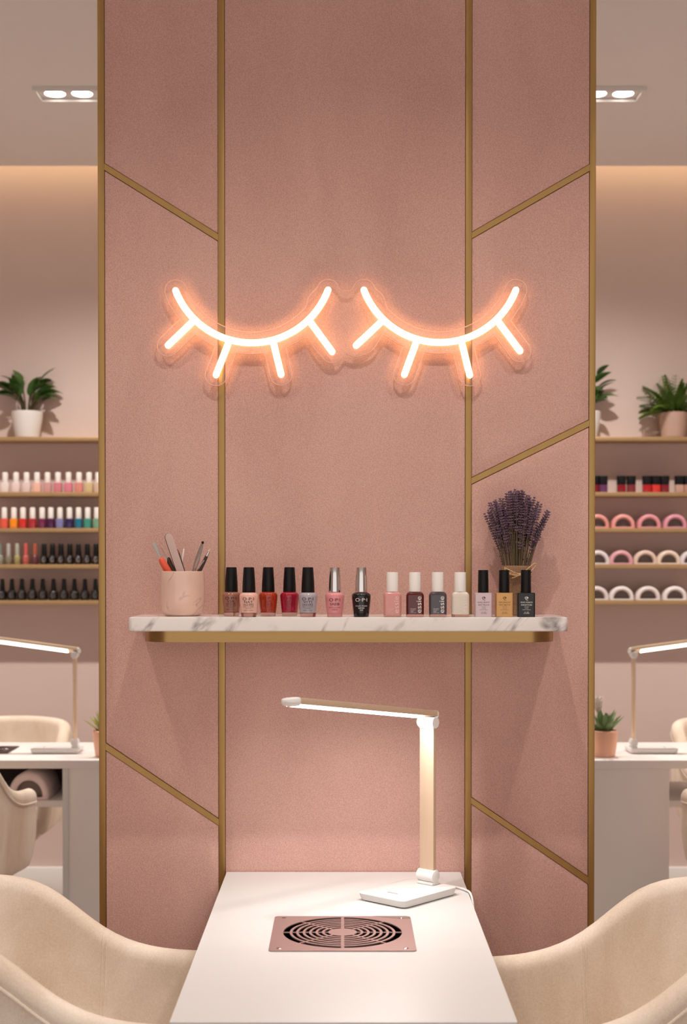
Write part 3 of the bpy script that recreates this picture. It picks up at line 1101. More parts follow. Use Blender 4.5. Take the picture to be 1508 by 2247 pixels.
for i in range(NST):
    r = math.sqrt((i + 0.5) / NST)
    a = i * 2.39996
    bx0 = 0.021 * r * math.cos(a)
    by0 = 0.021 * r * math.sin(a)
    base = Vector((bx0, by0, ztop - 0.028))
    sx = 0.064 * r * math.cos(a) * rng.uniform(0.9, 1.08)
    sy = 0.030 * r * math.sin(a)
    hgt = 0.146 - 0.046 * (abs(sx) / 0.066) ** 2 - rng.uniform(0, 0.048) * (1 if rng.random() < 0.75 else 0.2) + (0.010 if i % 8 == 3 else 0.0)
    tip = Vector((sx, sy, ztop + hgt))
    mid = base.lerp(tip, 0.5) + Vector((sx * -0.12, 0, 0.004))
    def pt(t):
        return base * (1 - t) ** 2 + mid * 2 * t * (1 - t) + tip * t * t
    tube(bms, [pt(t / 8) for t in range(9)], 0.0006, 5)
    hl = rng.uniform(0.055, 0.098)
    tot = (tip - base).length
    nw = int(hl / 0.0052)
    for w in range(nw):
        t = 1 - (w * 0.0052) / tot + rng.uniform(-0.004, 0.004)
        if w > nw * 0.55 and rng.random() < 0.4:
            continue
        c = pt(min(t, 1.0))
        ax = (pt(min(t, 1)) - pt(min(t, 1) - 0.05)).normalized()
        s1 = ax.cross(Vector((0.3, 1, 0))).normalized()
        s2 = ax.cross(s1)
        nb = 3 if w == 0 else 5
        ph = rng.uniform(0, 6.28)
        rr_ = 0.0012 if w == 0 else rng.uniform(0.0022, 0.0031)
        for k in range(nb):
            an = ph + 2 * PI * k / nb
            dr = (s1 * math.cos(an) + s2 * math.sin(an))
            rot = (dr + ax * 1.1).normalized().to_track_quat('Z', 'Y').to_matrix()
            icos(bmf, c + dr * rr_, rng.uniform(0.0014, 0.0020), (0.8, 0.8, 1.3), 1, rot)
obj('stalks', bms, M_LAVSTEM, lav)
obj('flower_heads', bmf, M_LAV, lav)

# ================================================================== MANICURE TABLE
ZTB = H - 0.605
TX = 0.2304
TYB = -0.0125
TYF = onZ(754, 2243.5, ZTB).y
tb = thing('manicure_table', 'long white manicure table running out from the pink wall', 'table', (0, 0, 0))
vy = onZ(755, 2048, ZTB).y
vx = onZ(752, 2050, ZTB).x
VR = 0.0975


def ring_plate(bm, cx, cy, rad, outline, z0, z1):
    top, bot = [], []
    for (x, y) in outline:
        a = math.atan2(y - cy, x - cx)
        q = (cx + rad * math.cos(a), cy + rad * math.sin(a))
        top.append((bm.verts.new((x, y, z1)), bm.verts.new((q[0], q[1], z1))))
        bot.append((bm.verts.new((x, y, z0)), bm.verts.new((q[0], q[1], z0))))
    n = len(outline)
    for i in range(n):
        j = (i + 1) % n
        bm.faces.new((top[i][0], top[j][0], top[j][1], top[i][1]))
        bm.faces.new((bot[i][0], bot[i][1], bot[j][1], bot[j][0]))
        bm.faces.new((top[i][0], bot[i][0], bot[j][0], top[j][0]))
        bm.faces.new((top[i][1], top[j][1], bot[j][1], bot[i][1]))


def dense(outline, step):
    out = []
    n = len(outline)
    for i in range(n):
        a, b2 = Vector(outline[i]), Vector(outline[(i + 1) % n])
        k = max(1, int((b2 - a).length / step))
        for q in range(k):
            out.append(tuple(a.lerp(b2, q / k)))
    return out


bm = B()
ring_plate(bm, vx, vy, VR + 0.012, dense(rrect(-TX, TX, TYF, TYB, 0.003, 3), 0.012), ZTB - 0.036, ZTB)
obj('tabletop', bm, M_TABLE, tb, 30)
bm = B(); box(bm, -TX + 0.03, TX - 0.03, TYF + 0.03, TYF + 0.055, 0, ZTB - 0.036, 0.002); obj('end_panel', bm, M_DESK, tb)
bm = B(); box(bm, -0.16, 0.16, -0.065, -0.04, 0, ZTB - 0.036, 0.002); obj('wall_panel', bm, M_DESK, tb)

# dust extractor grille
vl = onZ(604, 2013, ZTB + 0.002).x
vent = thing('dust_extractor', 'rose metal dust extractor grille set into the white manicure table', 'extractor vent', (vx, vy, ZTB))
hx = (onZ(900.7, 2013.3, ZTB).x - onZ(604, 2013, ZTB).x) / 2
yb = onZ(754, 2013, ZTB).y - vy
yf = onZ(754, 2088.7, ZTB).y - vy
bm = B()
zt, zb = 0.0022, 0.0004
ring_plate(bm, 0, 0, VR, dense(rrect(-hx, hx, yf, yb, 0.007, 5), 0.005), zb, zt)
obj('grille_plate', bm, M_ROSE, vent, 30)
# rings and spokes
NR = 7
r_in = 0.0235
stepr = (VR - r_in) / NR
bm = B()
lathe(bm, [(r_in - 0.002, zb), (r_in, zb), (r_in, zt), (r_in - 0.002, zt)], 48)
rings_bm = bm
for k in range(NR):
    r0 = r_in + stepr * k + stepr * 0.60
    r1 = r_in + stepr * (k + 1)
    if k == NR - 1:
        continue
    n = 64
    vs = [[bm.verts.new((r * math.cos(2 * PI * i / n), r * math.sin(2 * PI * i / n), z)) for i in range(n)] for r, z in ((r0, zb), (r1, zb), (r1, zt), (r0, zt))]
    for i in range(n):
        j = (i + 1) % n
        for q in range(4):
            w = (q + 1) % 4
            bm.faces.new((vs[q][i], vs[q][j], vs[w][j], vs[w][i]))
obj('grille_rings', bm, M_ROSE, vent, 30)
bm = B()
for k in range(8):
    w = 0.0026 if k in (2, 6) else 0.0017
    box(bm, r_in - 0.003, VR + 0.001, -w, w, zb + 0.0001, zt - 0.0001, mtx=Matrix.Rotation(k * PI / 4, 4, 'Z'))
obj('spokes', bm, M_ROSE, vent, 30)
bm = B()
lathe(bm, [(VR + 0.011, 0.0004), (VR + 0.011, -0.06), (0.0, -0.06), (0, -0.057), (VR + 0.008, -0.057), (VR + 0.008, 0.0004)], 48)
obj('duct', bm, M_DARKBOX, vent)
bm = B()
lathe(bm, [(0.022, -0.045), (0.022, -0.018), (0.018, -0.014), (0, -0.013)], 24)
for k in range(9):
    rings = []
    for q in range(6):
        r = 0.02 + (VR - 0.024) * q / 5
        a = 2 * PI * k / 9 + 0.25 * q / 5
        pr = [(-0.010, -0.016), (0.014, -0.034), (0.015, -0.0355), (-0.0095, -0.0175)]
        rings.append([Vector((r * math.cos(a) - u * math.sin(a), r * math.sin(a) + u * math.cos(a), z)) for u, z in pr])
    loft(bm, rings)
obj('fan', bm, M_STEEL, vent, 30)
for sx in (-1, 1):
    for yy in (yf + 0.012, yb - 0.012):
        bm = B(); lathe(bm, [(0.0042, zt - 0.0002), (0.0042, zt + 0.0005), (0.003, zt + 0.0011), (0, zt + 0.0012)], 18, (sx * (hx - 0.016), yy, 0)); obj('screw', bm, M_CHROME, vent)
# small corner plate with the power button
bm = B()
pts = [(0.052, yb - 0.001), (0.075, yb - 0.011), (0.095, yb - 0.019), (hx - 0.001, yb - 0.019), (hx - 0.001, yb - 0.007), (hx - 0.007, yb - 0.001)]
loft(bm, [[Vector((x, y, z)) for x, y in pts] for z in (zt - 0.0001, zt + 0.0005)])
obj('switch_plate', bm, M_STEEL, vent, 30)


# ------------------------------------------------------------------ LED desk lamp
def desk_lamp(label, loc, rz, sx=1, roll=R(14), led=M_LED, tilt=R(7.7), group='LED desk lamps'):
    t = thing('desk_lamp', label, 'lamp', loc, rz, group)
    X = lambda x: x * sx
    bm = B()
    o = rrect(-0.136, 0.021, -0.056, 0.056, 0.012)
    prism(bm, [(X(x), y) for x, y in o], 0.0015, 0.0155, 0.002, 0.004)
    obj('base', bm, M_PLASTIC, t)
    bm = B(); prism(bm, [(X(x), y) for x, y in rrect(-0.128, 0.013, -0.048, 0.048, 0.010)], 0.0, 0.0018); obj('base_pad', bm, M_BLACK, t)
    bm = B(); box(bm, min(X(-0.133 + 0.03), X(-0.133 + 0.034)), max(X(-0.133 + 0.03), X(-0.133 + 0.034)), -0.012, 0.012, 0.0152, 0.0158); obj('touch_mark', bm, mat('grey_print', (170, 165, 165), 0.5, var=0.02), t)
    bm = B()
    box(bm, -0.010, 0.010, -0.0185, 0.0185, 0.0155, 0.021, 0.0015)
    tube(bm, [(0, -0.0195, 0.031), (0, -0.019, 0.031), (0, 0.019, 0.031), (0, 0.0195, 0.031)], [0.0105, 0.0115, 0.0115, 0.0105], 24)
    box(bm, -0.0085, 0.0085, -0.0178, 0.0178, 0.030, 0.043, 0.002)
    obj('lower_hinge', bm, M_PLASTIC, t)
    bm = B(); box(bm, -0.0043, 0.0043, -0.0165, 0.0165, 0.041, 0.306, 0.0014); obj('column', bm, M_CHAMP, t)
    bm = B()
    tube(bm, [(0, -0.0190, 0.315), (0, -0.0182, 0.315), (0, 0.0182, 0.315), (0, 0.0190, 0.315)], [0.0095, 0.0105, 0.0105, 0.0095], 24)
    box(bm, -0.006, 0.006, -0.0172, 0.0172, 0.303, 0.325, 0.002)
    obj('upper_hinge', bm, M_PLASTIC, t)
    # head: built along -x, then rolled and tilted about the hinge
    M = Matrix.Translation((0, 0, 0.329)) @ Matrix.Rotation(-tilt * -1 if sx < 0 else tilt, 4, 'Y') @ Matrix.Rotation(-roll if sx > 0 else -roll, 4, 'X')
    Mh = M if sx > 0 else Matrix.Translation((0, 0, 0.329)) @ Matrix.Rotation(-tilt, 4, 'Y') @ Matrix.Rotation(-roll, 4, 'X')
    def bar(y0, y1, z0, z1, x0, x1, bev, mt, nm, sharp=38):
        b2 = B(); box(b2, min(X(x0), X(x1)), max(X(x0), X(x1)), y0, y1, z0, z1, bev, 2, Mh)
        return obj(nm, b2, mt, t, sharp)
    bar(-0.0165, 0.0165, -0.004, 0.0068, -0.362, 0.010, 0.0012, M_CHAMP, 'head')
    bar(-0.0095, 0.0135, -0.0068, -0.0038, -0.366, -0.022, 0.0012, led, 'led_strip')
    for nm, xa, xb in (('end_cap', -0.384, -0.361), ('end_cap', 0.009, 0.019)):
        b2 = B()
        rings = []
        for k in range(7):
            u = k / 6
            x = xa + (xb - xa) * u
            s = math.sqrt(max(0.05, 1 - (1 - u) ** 2)) if xa < -0.1 else math.sqrt(max(0.05, 1 - u ** 2))
            rings.append([Mh @ Vector((X(x), q.x, q.y - 0.0002)) for q in [Vector((0.0174 * s * math.copysign(abs(math.cos(w)) ** 0.5, math.cos(w)), 0.0078 * s * math.copysign(abs(math.sin(w)) ** 0.5, math.sin(w)) + 0.0006)) for w in [2 * PI * j / 28 for j in range(28)]]])
        loft(b2, rings)
        obj(nm, b2, M_PLASTIC, t)
    return t


lx, ly = 0.156, -0.186
lamp = desk_lamp('white and champagne LED desk lamp standing on the manicure table', (lx, ly, ZTB), R(48), 1, R(7))
inv = (Matrix.Translation((lx, ly, ZTB)) @ Matrix.Rotation(R(48), 4, 'Z')).inverted()
cord = [(0.165, -0.168, ZTB + 0.006), (0.178, -0.150, ZTB + 0.0035), (0.196, -0.148, ZTB + 0.0028), (0.213, -0.160, ZTB + 0.0028), (0.226, -0.182, ZTB + 0.0032), (0.2335, -0.205, ZTB + 0.001), (0.2365, -0.226, ZTB - 0.018), (0.237, -0.240, ZTB - 0.06), (0.237, -0.250, ZTB - 0.2), (0.237, -0.252, 0.3), (0.237, -0.22, 0.004)]
bm = B()
out = []
for i in range(len(cord) - 1):
    for q in range(5):
        u = q / 5
        p0, p1, p2, p3 = [Vector(cord[min(max(i + k, 0), len(cord) - 1)]) for k in (-1, 0, 1, 2)]
        out.append(0.5 * ((2 * p1) + (p2 - p0) * u + (2 * p0 - 5 * p1 + 4 * p2 - p3) * u * u + (3 * p1 - p0 - 3 * p2 + p3) * u ** 3))
out.append(Vector(cord[-1]))
tube(bm, [inv @ p for p in out], 0.0021, 8)
obj('power_cord', bm, M_PLASTIC, lamp)

# ================================================================== TUB CHAIRS
RIM = [(0.40, 0.684), (0.2625, 0.686), (0.2, 0.690), (0.1425, 0.704), (0.1025, 0.724), (0.0725, 0.746), (0.0425, 0.772), (0.0125, 0.796), (-0.0225, 0.813), (-0.0775, 0.826), (-0.24, 0.834)]


def rim_z(x):
    for (x1, z1), (x0, z0) in zip(RIM, RIM[1:]):
        if x0 <= x <= x1:
            u = (x - x0) / (x1 - x0)
            return z0 + (z1 - z0) * u
    return RIM[0][1] if x > 0 else RIM[-1][1]


def make_chair(label, loc, rz, group):
    t = thing('tub_chair', label, 'chair', loc, rz, group)
    RM, T = 0.205, 0.0235
    path = []
    for k in range(15):
        path.append((Vector((0.30 - 0.30 * k / 15, -RM)), Vector((0, -1))))
    for k in range(33):
        a = -PI / 2 - PI * k / 32
        path.append((Vector((RM * math.cos(a), RM * math.sin(a))), Vector((math.cos(a), math.sin(a)))))
    for k in range(1, 16):
        path.append((Vector((0.30 * k / 15, RM)), Vector((0, 1))))
    # smooth the rim heights along the path
    zs = [rim_z(p.x) for p, _ in path]
    for _ in range(3):
        zs = [zs[0]] + [(zs[i - 1] + zs[i] * 2 + zs[i + 1]) / 4 for i in range(1, len(zs) - 1)] + [zs[-1]]
    rings, welt = [], []
    for (p, nrm), zr in zip(path, zs):
        prof = [(-T - 0.030, 0.455), (-T - 0.026, 0.50)]
        for u in (0.25, 0.5, 0.75, 0.92):
            prof.append((-T - 0.022 * (1 - u) ** 1.3, 0.50 + (zr - T - 0.50) * u))
        for k in range(9):
            a = PI - PI * k / 8
            prof.append((T * math.cos(a), zr - T + T * math.sin(a)))
        zw = zr - T - 0.012
        prof += [(T + 0.001, zw), (T - 0.004, zw - 0.006)]
        for u in (0.2, 0.5, 0.75, 0.9):
            prof.append((T - 0.004 + 0.006 * math.sin(PI * u) - 0.014 * u * u, zw - 0.006 - (zw - 0.006 - 0.475) * u))
        prof += [(T - 0.024, 0.462), (T - 0.040, 0.452)]
        rings.append([Vector((p.x + nrm.x * o, p.y + nrm.y * o, z)) for o, z in prof])
        welt.append(Vector((p.x + nrm.x * (T - 0.0005), p.y + nrm.y * (T - 0.0005), zw - 0.003)))
    # rounded fronts of the arms
    def nose(ring, sgn):
        c = sum(ring, Vector()) / len(ring)
        out = []
        for s, dx in ((0.93, 0.010), (0.75, 0.018), (0.45, 0.023)):
            out.append([Vector((q.x + dx, c.y + (q.y - c.y) * s, c.z + (q.z - c.z) * (0.5 + 0.5 * s))) for q in ring])
        return out
    rings = list(reversed(nose(rings[0], -1))) + rings + nose(rings[-1], 1)
    bm = B(); loft(bm, rings, True); obj('shell', bm, M_CHAIR, t, 70)
    bm = B(); tube(bm, welt, 0.0034, 8, True); obj('piping', bm, M_CHAIR, t)
    # upright seams on the inner side of both arms
    for s in (-1, 1):
        bm = B()
        for off in (-0.0034, 0.0034):
            x = 0.105 + off
            zr = rim_z(x)
            pts = []
            for u in range(15):
                v = u / 14
                z = 0.50 + (zr - T - 0.50) * v
                pts.append(Vector((x - 0.004 * (1 - v), s * (RM - T - 0.022 * (1 - v) ** 1.3 + 0.0004), z)))
            for k in range(1, 6):
                a = PI - PI * 0.62 * k / 5
                pts.append(Vector((x, s * (RM + (T + 0.0002) * math.cos(a)), zr - T + (T + 0.0002) * math.sin(a) - 0.0008)))
            tube(bm, pts, 0.0021, 8)
        obj('seam', bm, M_CHAIR, t)
    bm = B()
    def plan(g):
        o = []
        for k in range(25):
            a = PI / 2 + PI * k / 24
            o.append(((RM - T - 0.020 - g) * math.cos(a), (RM - T - 0.020 - g) * math.sin(a)))
        o += [(0.28 - g, -(RM - T - 0.020 - g)), (0.30 - g, -(RM - T - 0.05)), (0.30 - g, RM - T - 0.05), (0.28 - g, RM - T - 0.020 - g)]
        return o
    loft(bm, [[Vector((x, y, z)) for x, y in plan(g)] for g, z in ((0.03, 0.415), (0.008, 0.42), (0.0, 0.44), (0.0, 0.485), (0.006, 0.500), (0.025, 0.508), (0.07, 0.512))])
    obj('seat_cushion', bm, M_CHAIR, t, 60)
    bm = B(); loft(bm, [[Vector((x, y, z)) for x, y in plan(g)] for g, z in ((0.09, 0.396), (0.05, 0.400), (0.04, 0.416))]); obj('seat_frame', bm, M_BLACKMETAL, t, 50)
    bm = B(); lathe(bm, [(0.026, 0.055), (0.026, 0.10), (0.021, 0.105), (0.021, 0.33), (0.034, 0.345), (0.060, 0.396)], 24, (0.03, 0, 0)); obj('pedestal', bm, M_BLACKMETAL, t)
    for k in range(5):
        a = 2 * PI * k / 5 + 0.3
        c, s_ = math.cos(a), math.sin(a)
        bm = B(); tube(bm, [(0.03 + 0.015 * c, 0.015 * s_, 0.078), (0.03 + 0.12 * c, 0.12 * s_, 0.066), (0.03 + 0.235 * c, 0.235 * s_, 0.030)], [0.018, 0.015, 0.011], 12, True)
        tube(bm, [(0.03 + 0.225 * c, 0.225 * s_, 0.0), (0.03 + 0.225 * c, 0.225 * s_, 0.032)], 0.012, 14)
        obj('base_leg', bm, M_BLACKMETAL, t)
    return t


CY0 = -0.518
chair = make_chair('cream velvet tub chair at the left of the manicure table', (-0.5225, CY0, 0), 0, 'cream tub chairs')
copy_tree(chair, (0.532, CY0 - 0.022, 0), PI + R(4), 'cream velvet tub chair at the right of the manicure table')

# ================================================================== BACK OF THE SALON
# downlights
SPOTS = []


def downlight(x, y, label, power, size=R(110)):
    t = thing('twin_downlight', label, 'ceiling light', (x, y, ZC), 0, 'twin recessed downlights')
    o = rrect(-0.112, 0.112, -0.064, 0.064, 0.006, 3)
    inn = rrect(-0.100, 0.100, -0.052, 0.052, 0.004, 3)
    bm = B()
    rings = [[Vector((q[0], q[1], z)) for q in ol] for ol, z in ((o, -0.0003), (o, -0.014), (inn, -0.014), (inn, -0.0015))]
    loft(bm, rings, True, True, True)
    obj('frame', bm, M_WHITE, t, 30)
    for s in (-1, 1):
        bm = B(); lathe(bm, [(0.040, -0.002), (0.040, -0.0045), (0.036, -0.0055), (0.034, -0.003)], 32, (s * 0.046, 0, 0)); obj('ring', bm, M_WHITE, t)
        bm = B(); lathe(bm, [(0.035, -0.0022), (0.0345, -0.0042), (0, -0.0046)], 32, (s * 0.046, 0, 0)); obj('lamp_disc', bm, M_DISC, t)
    if power:
        ld = bpy.data.lights.new('downlight_beam', 'SPOT')
        ld.energy = power
        ld.color = (1.0, 0.93, 0.86)
        ld.spot_size = size
        ld.spot_blend = 1.0
        ld.shadow_soft_size = 0.025
        lo = bpy.data.objects.new('downlight_beam', ld)
        COL.objects.link(lo)
        lo.parent = t
        lo.location = (0, 0, -0.045)


P_BACK, P_FRONT = 128, 46
downlight(-0.935, 2.06, 'twin downlight in the ceiling left of the pink partition', P_BACK, R(136))
downlight(0.905, 2.06, 'twin downlight in the ceiling right of the pink partition', P_BACK, R(136))
downlight(-0.92, -0.83, 'twin downlight in the ceiling above the left tub chair', P_FRONT)
downlight(0.05, -0.83, 'twin downlight in the ceiling above the manicure table', P_FRONT)
downlight(0.85, -0.83, 'twin downlight in the ceiling above the right tub chair', P_FRONT)
downlight(-2.4, 2.06, 'added unseen twin downlight at the far left, brightening the back of the salon', P_BACK)  # added out of view to brighten the back wall, desks and ceiling
downlight(2.4, 2.06, 'added unseen twin downlight at the far right, brightening the back of the salon', P_BACK)  # its counterpart, also an added light for the back area
downlight(-0.92, -2.9, 'twin downlight in the ceiling left of where the viewer stands', P_FRONT)
downlight(0.85, -2.9, 'twin downlight in the ceiling right of where the viewer stands', P_FRONT)

# wall shelves
YS0 = 2.952
zsh = [onY(100, p, YS0).z for p in (958.5, 1080, 1159, 1238.5, 1317.5)]
TH = 0.0165
names_l = ['top gold shelf on the left, carrying the potted plant', 'second gold shelf on the left, carrying pale polish bottles', 'third gold shelf on the left, carrying bright polish bottles', 'fourth gold shelf on the left, carrying mixed and black bottles', 'lowest gold shelf on the left, carrying only black bottles']
names_r = ['top gold shelf on the right, carrying the fern', 'second gold shelf on the right, carrying red jars with black lids', 'third gold shelf on the right, carrying pink nail lamps', 'fourth gold shelf on the right, carrying mixed pale nail lamps', 'lowest gold shelf on the right, carrying white nail lamps']
for i, z in enumerate(zsh):
    for nm, a, b_ in ((names_l[i], -2.3, -0.42), (names_r[i], 0.42, 2.3)):
        bm = B(); box(bm, a, b_, YS0, YW, z - TH, z, 0.0015)
        tag(obj('display_shelf', bm, M_SHELFGOLD), nm, 'shelf', 'gold display shelves on the back wall')

YBT = YS0 + 0.035
K = (YBT + D) / F       # metres per pixel there


def bx_at(px):
    return (px - CX) * K


def small_bottle(name_col, body_w, body_h, cap_w0, cap_w1, cap_h, square, cap_mat, patch=None):
    """first bottle of a kind: body, cap and, for the black ones, a pale printed oval"""
    def build(label, loc, col, group, capcol=None):
        t = thing('nail_polish_bottle', label, 'nail polish', loc, 0, group)
        bw, bh = body_w * K / 2, body_h * K
        bm = B()
        if square:
            loft(bm, [sring(a * bw, a * bw, 4.5, z * bh, 28) for a, z in ((0.9, 0), (0.98, 0.04), (1, 0.12), (1, 0.84), (0.9, 0.96), (0.65, 1.0))])
        else:
            lathe(bm, [(bw * 0.82, 0), (bw * 0.9, bh * 0.04), (bw * 0.98, bh * 0.4), (bw, bh * 0.68), (bw * 0.88, bh * 0.88), (bw * 0.6, bh)], 24)
        obj('polish_body', bm, col, t)
        bm = B()
        lathe(bm, [(cap_w0 * K / 2 * 0.97, bh), (cap_w0 * K / 2, bh + 0.002), (cap_w1 * K / 2, bh + cap_h * K - 0.003), (cap_w1 * K / 2 * 0.8, bh + cap_h * K), (0, bh + cap_h * K)], 20)
        obj('cap', bm, capcol or cap_mat, t)
        if patch:
            bm = B()
            pts = []
            for k in range(20):
                a = 2 * PI * k / 20
                x, z = 0.5 * bw * math.cos(a), bh * 0.5 + 0.30 * bh * math.sin(a)
                rr = bw * 0.985 + 0.0006
                pts.append(bm.verts.new((rr * math.sin(x / rr), -rr * math.cos(x / rr), z)))
            bm.faces.new(pts)
            obj('printed_label', bm, patch, t)
        return t
    return build


def pol(rgb):
    return mat('shelf_polish_%d_%d_%d' % rgb, rgb, 0.2, coat=0.3, var=0.03, vscale=60)


ORD = ['first', 'second', 'third', 'fourth', 'fifth', 'sixth', 'seventh', 'eighth', 'ninth', 'tenth', 'eleventh']
mk1 = small_bottle('pale', 18.5, 22.0, 12.5, 12.5, 22.5, True, M_WCAP)
row1 = [(12, (232, 216, 210), 'off-white'), (36, (230, 206, 202), 'milky pink'), (59, (224, 200, 196), 'greyish white'), (82, (236, 184, 166), 'peach'), (105, (204, 150, 148), 'dusty rose'), (128, (206, 124, 134), 'rose pink'), (151, (212, 124, 140), 'bubblegum pink'), (174, (214, 136, 124), 'coral pink'), (196, (206, 180, 132), 'sandy yellow'), (216, (206, 178, 158), 'beige')]
for i, (px, c, nm) in enumerate(row1):
    mk1('%s polish bottle with white cap, %s from left on the second left shelf' % (nm, ORD[i]), (bx_at(px), YBT, zsh[1]), pol(c), 'pale polish bottles on the left shelf')
mk2 = small_bottle('bright', 16.5, 21.5, 12.5, 12.0, 24.5, True, M_WCAP)
row2 = [(10, (222, 88, 66), 'coral red'), (31, (240, 140, 24), 'orange'), (51, (206, 46, 34), 'bright red'), (72, (168, 44, 50), 'dark red'), (93, (112, 36, 72), 'plum'), (112, (72, 22, 66), 'deep purple'), (132, (124, 122, 172), 'periwinkle'), (153, (48, 32, 84), 'navy'), (173, (22, 106, 132), 'teal blue'), (193, (58, 140, 124), 'sea green'), (213, (112, 156, 128), 'mint green')]
for i, (px, c, nm) in enumerate(row2):
    mk2('%s polish bottle with white cap, %s from left on the third left shelf' % (nm, ORD[i]), (bx_at(px), YBT, zsh[2]), pol(c), 'bright polish bottles on the left shelf')
mk3 = small_bottle('slim', 14.5, 21, 9.5, 9.0, 25.5, False, M_WCAP)
row3 = [(1, (140, 140, 124), (120, 124, 116), 'grey green'), (19, (128, 122, 104), (176, 172, 168), 'olive grey'), (38, (158, 146, 98), (172, 170, 158), 'khaki'), (57, (182, 92, 84), (196, 92, 88), 'salmon'), (77, (98, 52, 62), (166, 88, 62), 'aubergine')]
for i, (px, c, cc, nm) in enumerate(row3):
    mk3('slim %s polish bottle, %s from left on the fourth left shelf' % (nm, ORD[i]), (bx_at(px), YBT, zsh[3]), pol(c), 'slim polish bottles on the left shelf', pol(cc))
M_PATCH = mat('grey_label', (112, 106, 104), 0.6, var=0.1)
M_PATCH2 = mat('dark_label', (78, 74, 78), 0.6, var=0.1)
mk4 = small_bottle('black', 17.5, 21, 12.5, 10.5, 24.5, False, M_BLACK, M_PATCH)
for i, px in enumerate((97, 115.5, 134, 153.5, 172.5, 192, 211)):
    lab = '%s black polish bottle from left on the fourth left shelf' % ORD[i]
    if i == 0:
        k4 = mk4(lab, (bx_at(px), YBT, zsh[3]), M_BLACKGLOSS, 'black polish bottles beside the slim ones')
    else:
        copy_tree(k4, (bx_at(px), YBT, zsh[3]), 0, lab)
mk5 = small_bottle('tapered', 20.5, 22.5, 11.5, 8.5, 24.5, False, M_BLACK, M_PATCH2)
for i, px in enumerate((5, 26, 48, 71, 94, 117.5, 140.5, 163.5, 186.5, 209.5)):
    lab = '%s black tapered bottle from left on the lowest left shelf' % ORD[i]
    if i == 0:
        k5 = mk5(lab, (bx_at(px), YBT, zsh[4]), M_BLACKGLOSS, 'black tapered bottles on the lowest left shelf')
    else:
        copy_tree(k5, (bx_at(px), YBT, zsh[4]), 0, lab)


# jars on the right
def jar(px, col, label):
    t = thing('gel_jar', label, 'jar', (bx_at(px), YBT, zsh[1]), 0, 'gel jars with black lids on the right shelf')
    w = 9.4 * K
    bm = B(); loft(bm, [sring(a * w, a * w, 5, z * K, 28) for a, z in ((0.9, 0), (1, 1), (1, 15.5), (0.92, 17.5))]); obj('jar_body', bm, col, t)
    bm = B(); loft(bm, [sring(a * w * 1.02, a * w * 1.02, 5, z * K, 28) for a, z in ((0.97, 17.2), (1, 18.2), (1, 35), (0.95, 36.5))]); obj('lid', bm, M_BLACK, t)


jars = [(1304, (120, 20, 34), 'dark red'), (1323, (96, 50, 92), 'purple'), (1363, (134, 18, 30), 'deep crimson'), (1384.5, (120, 44, 48), 'wine'), (1419, (176, 26, 34), 'scarlet'), (1438.5, (206, 54, 46), 'bright red'), (1458, (126, 30, 40), 'maroon'), (1490, (190, 150, 136), 'beige'), (1509, (176, 132, 112), 'tan')]
for i, (px, c, nm) in enumerate(jars):
    jar(px, pol(c), '%s gel jar with black lid, %s from left on the right shelf' % (nm, ORD[i]))


# nail lamps: a short arched tunnel
def nail_lamp(name, label, loc, w, h, depth, m, group, rz=0):
    t = thing('nail_lamp', label, 'nail lamp', loc, rz, group)
    a, ai = w / 2, w / 2 * 0.66
    hi = h * 0.69
    base = h * 0.10
    def arch(rx, rz_, z0, y, n=28):
        return [Vector((-rx * math.cos(PI * k / n), y, z0 + rz_ * math.sin(PI * k / n) ** 0.9)) for k in range(n + 1)]
    bm = B()
    prof = []
    for y, g in ((-depth / 2 + 0.004, 0.004), (-depth / 2, 0.0075), ):
        pass
    R_ = [arch(a - 0.001, h - base - 0.001, base, -depth / 2 + depth * 0.45), arch(a, h - base, base, -depth / 2 + 0.010), arch(a - 0.003, h - base - 0.003, base, -depth / 2 + 0.003), arch(a - 0.008, h - base - 0.008, base, -depth / 2),
          arch(ai + 0.003, hi - base + 0.003, base, -depth / 2 + 0.001), arch(ai, hi - base, base, -depth / 2 + 0.005), arch(ai, hi - base, base, depth / 2 - 0.006)]
    R_ = [arch(a - 0.004, h - base - 0.004, base, depth / 2), ] + R_
    loft(bm, R_, closed=False)
    obj('shell', bm, m, t, 60)
    bm = B(); prism(bm, rrect(-a, a, -depth / 2, depth / 2, min(0.01, depth * 0.2)), 0.0, base, 0.0015); obj('base_plate', bm, m, t)
    bm = B()
    ar = arch(ai + 0.002, hi - base + 0.002, base, -depth / 2 + min(0.022, depth * 0.3))
    f0 = [bm.verts.new(p) for p in ar]
    f1 = [bm.verts.new(p + Vector((0, 0.004, 0))) for p in ar]
    bm.faces.new(f0); bm.faces.new(list(reversed(f1)))
    for k in range(len(f0)):
        j = (k + 1) % len(f0)
        bm.faces.new((f0[k], f0[j], f1[j], f1[k]))
    box(bm, -ai, ai, -depth / 2 + 0.006, depth / 2 - 0.006, base, base + 0.001)
    obj('cavity', bm, M_GREYIN, t, 40)
    return t


def nlm(rgb):
    return mat('lamp_shell_%d_%d_%d' % rgb, rgb, 0.35, var=0.02)


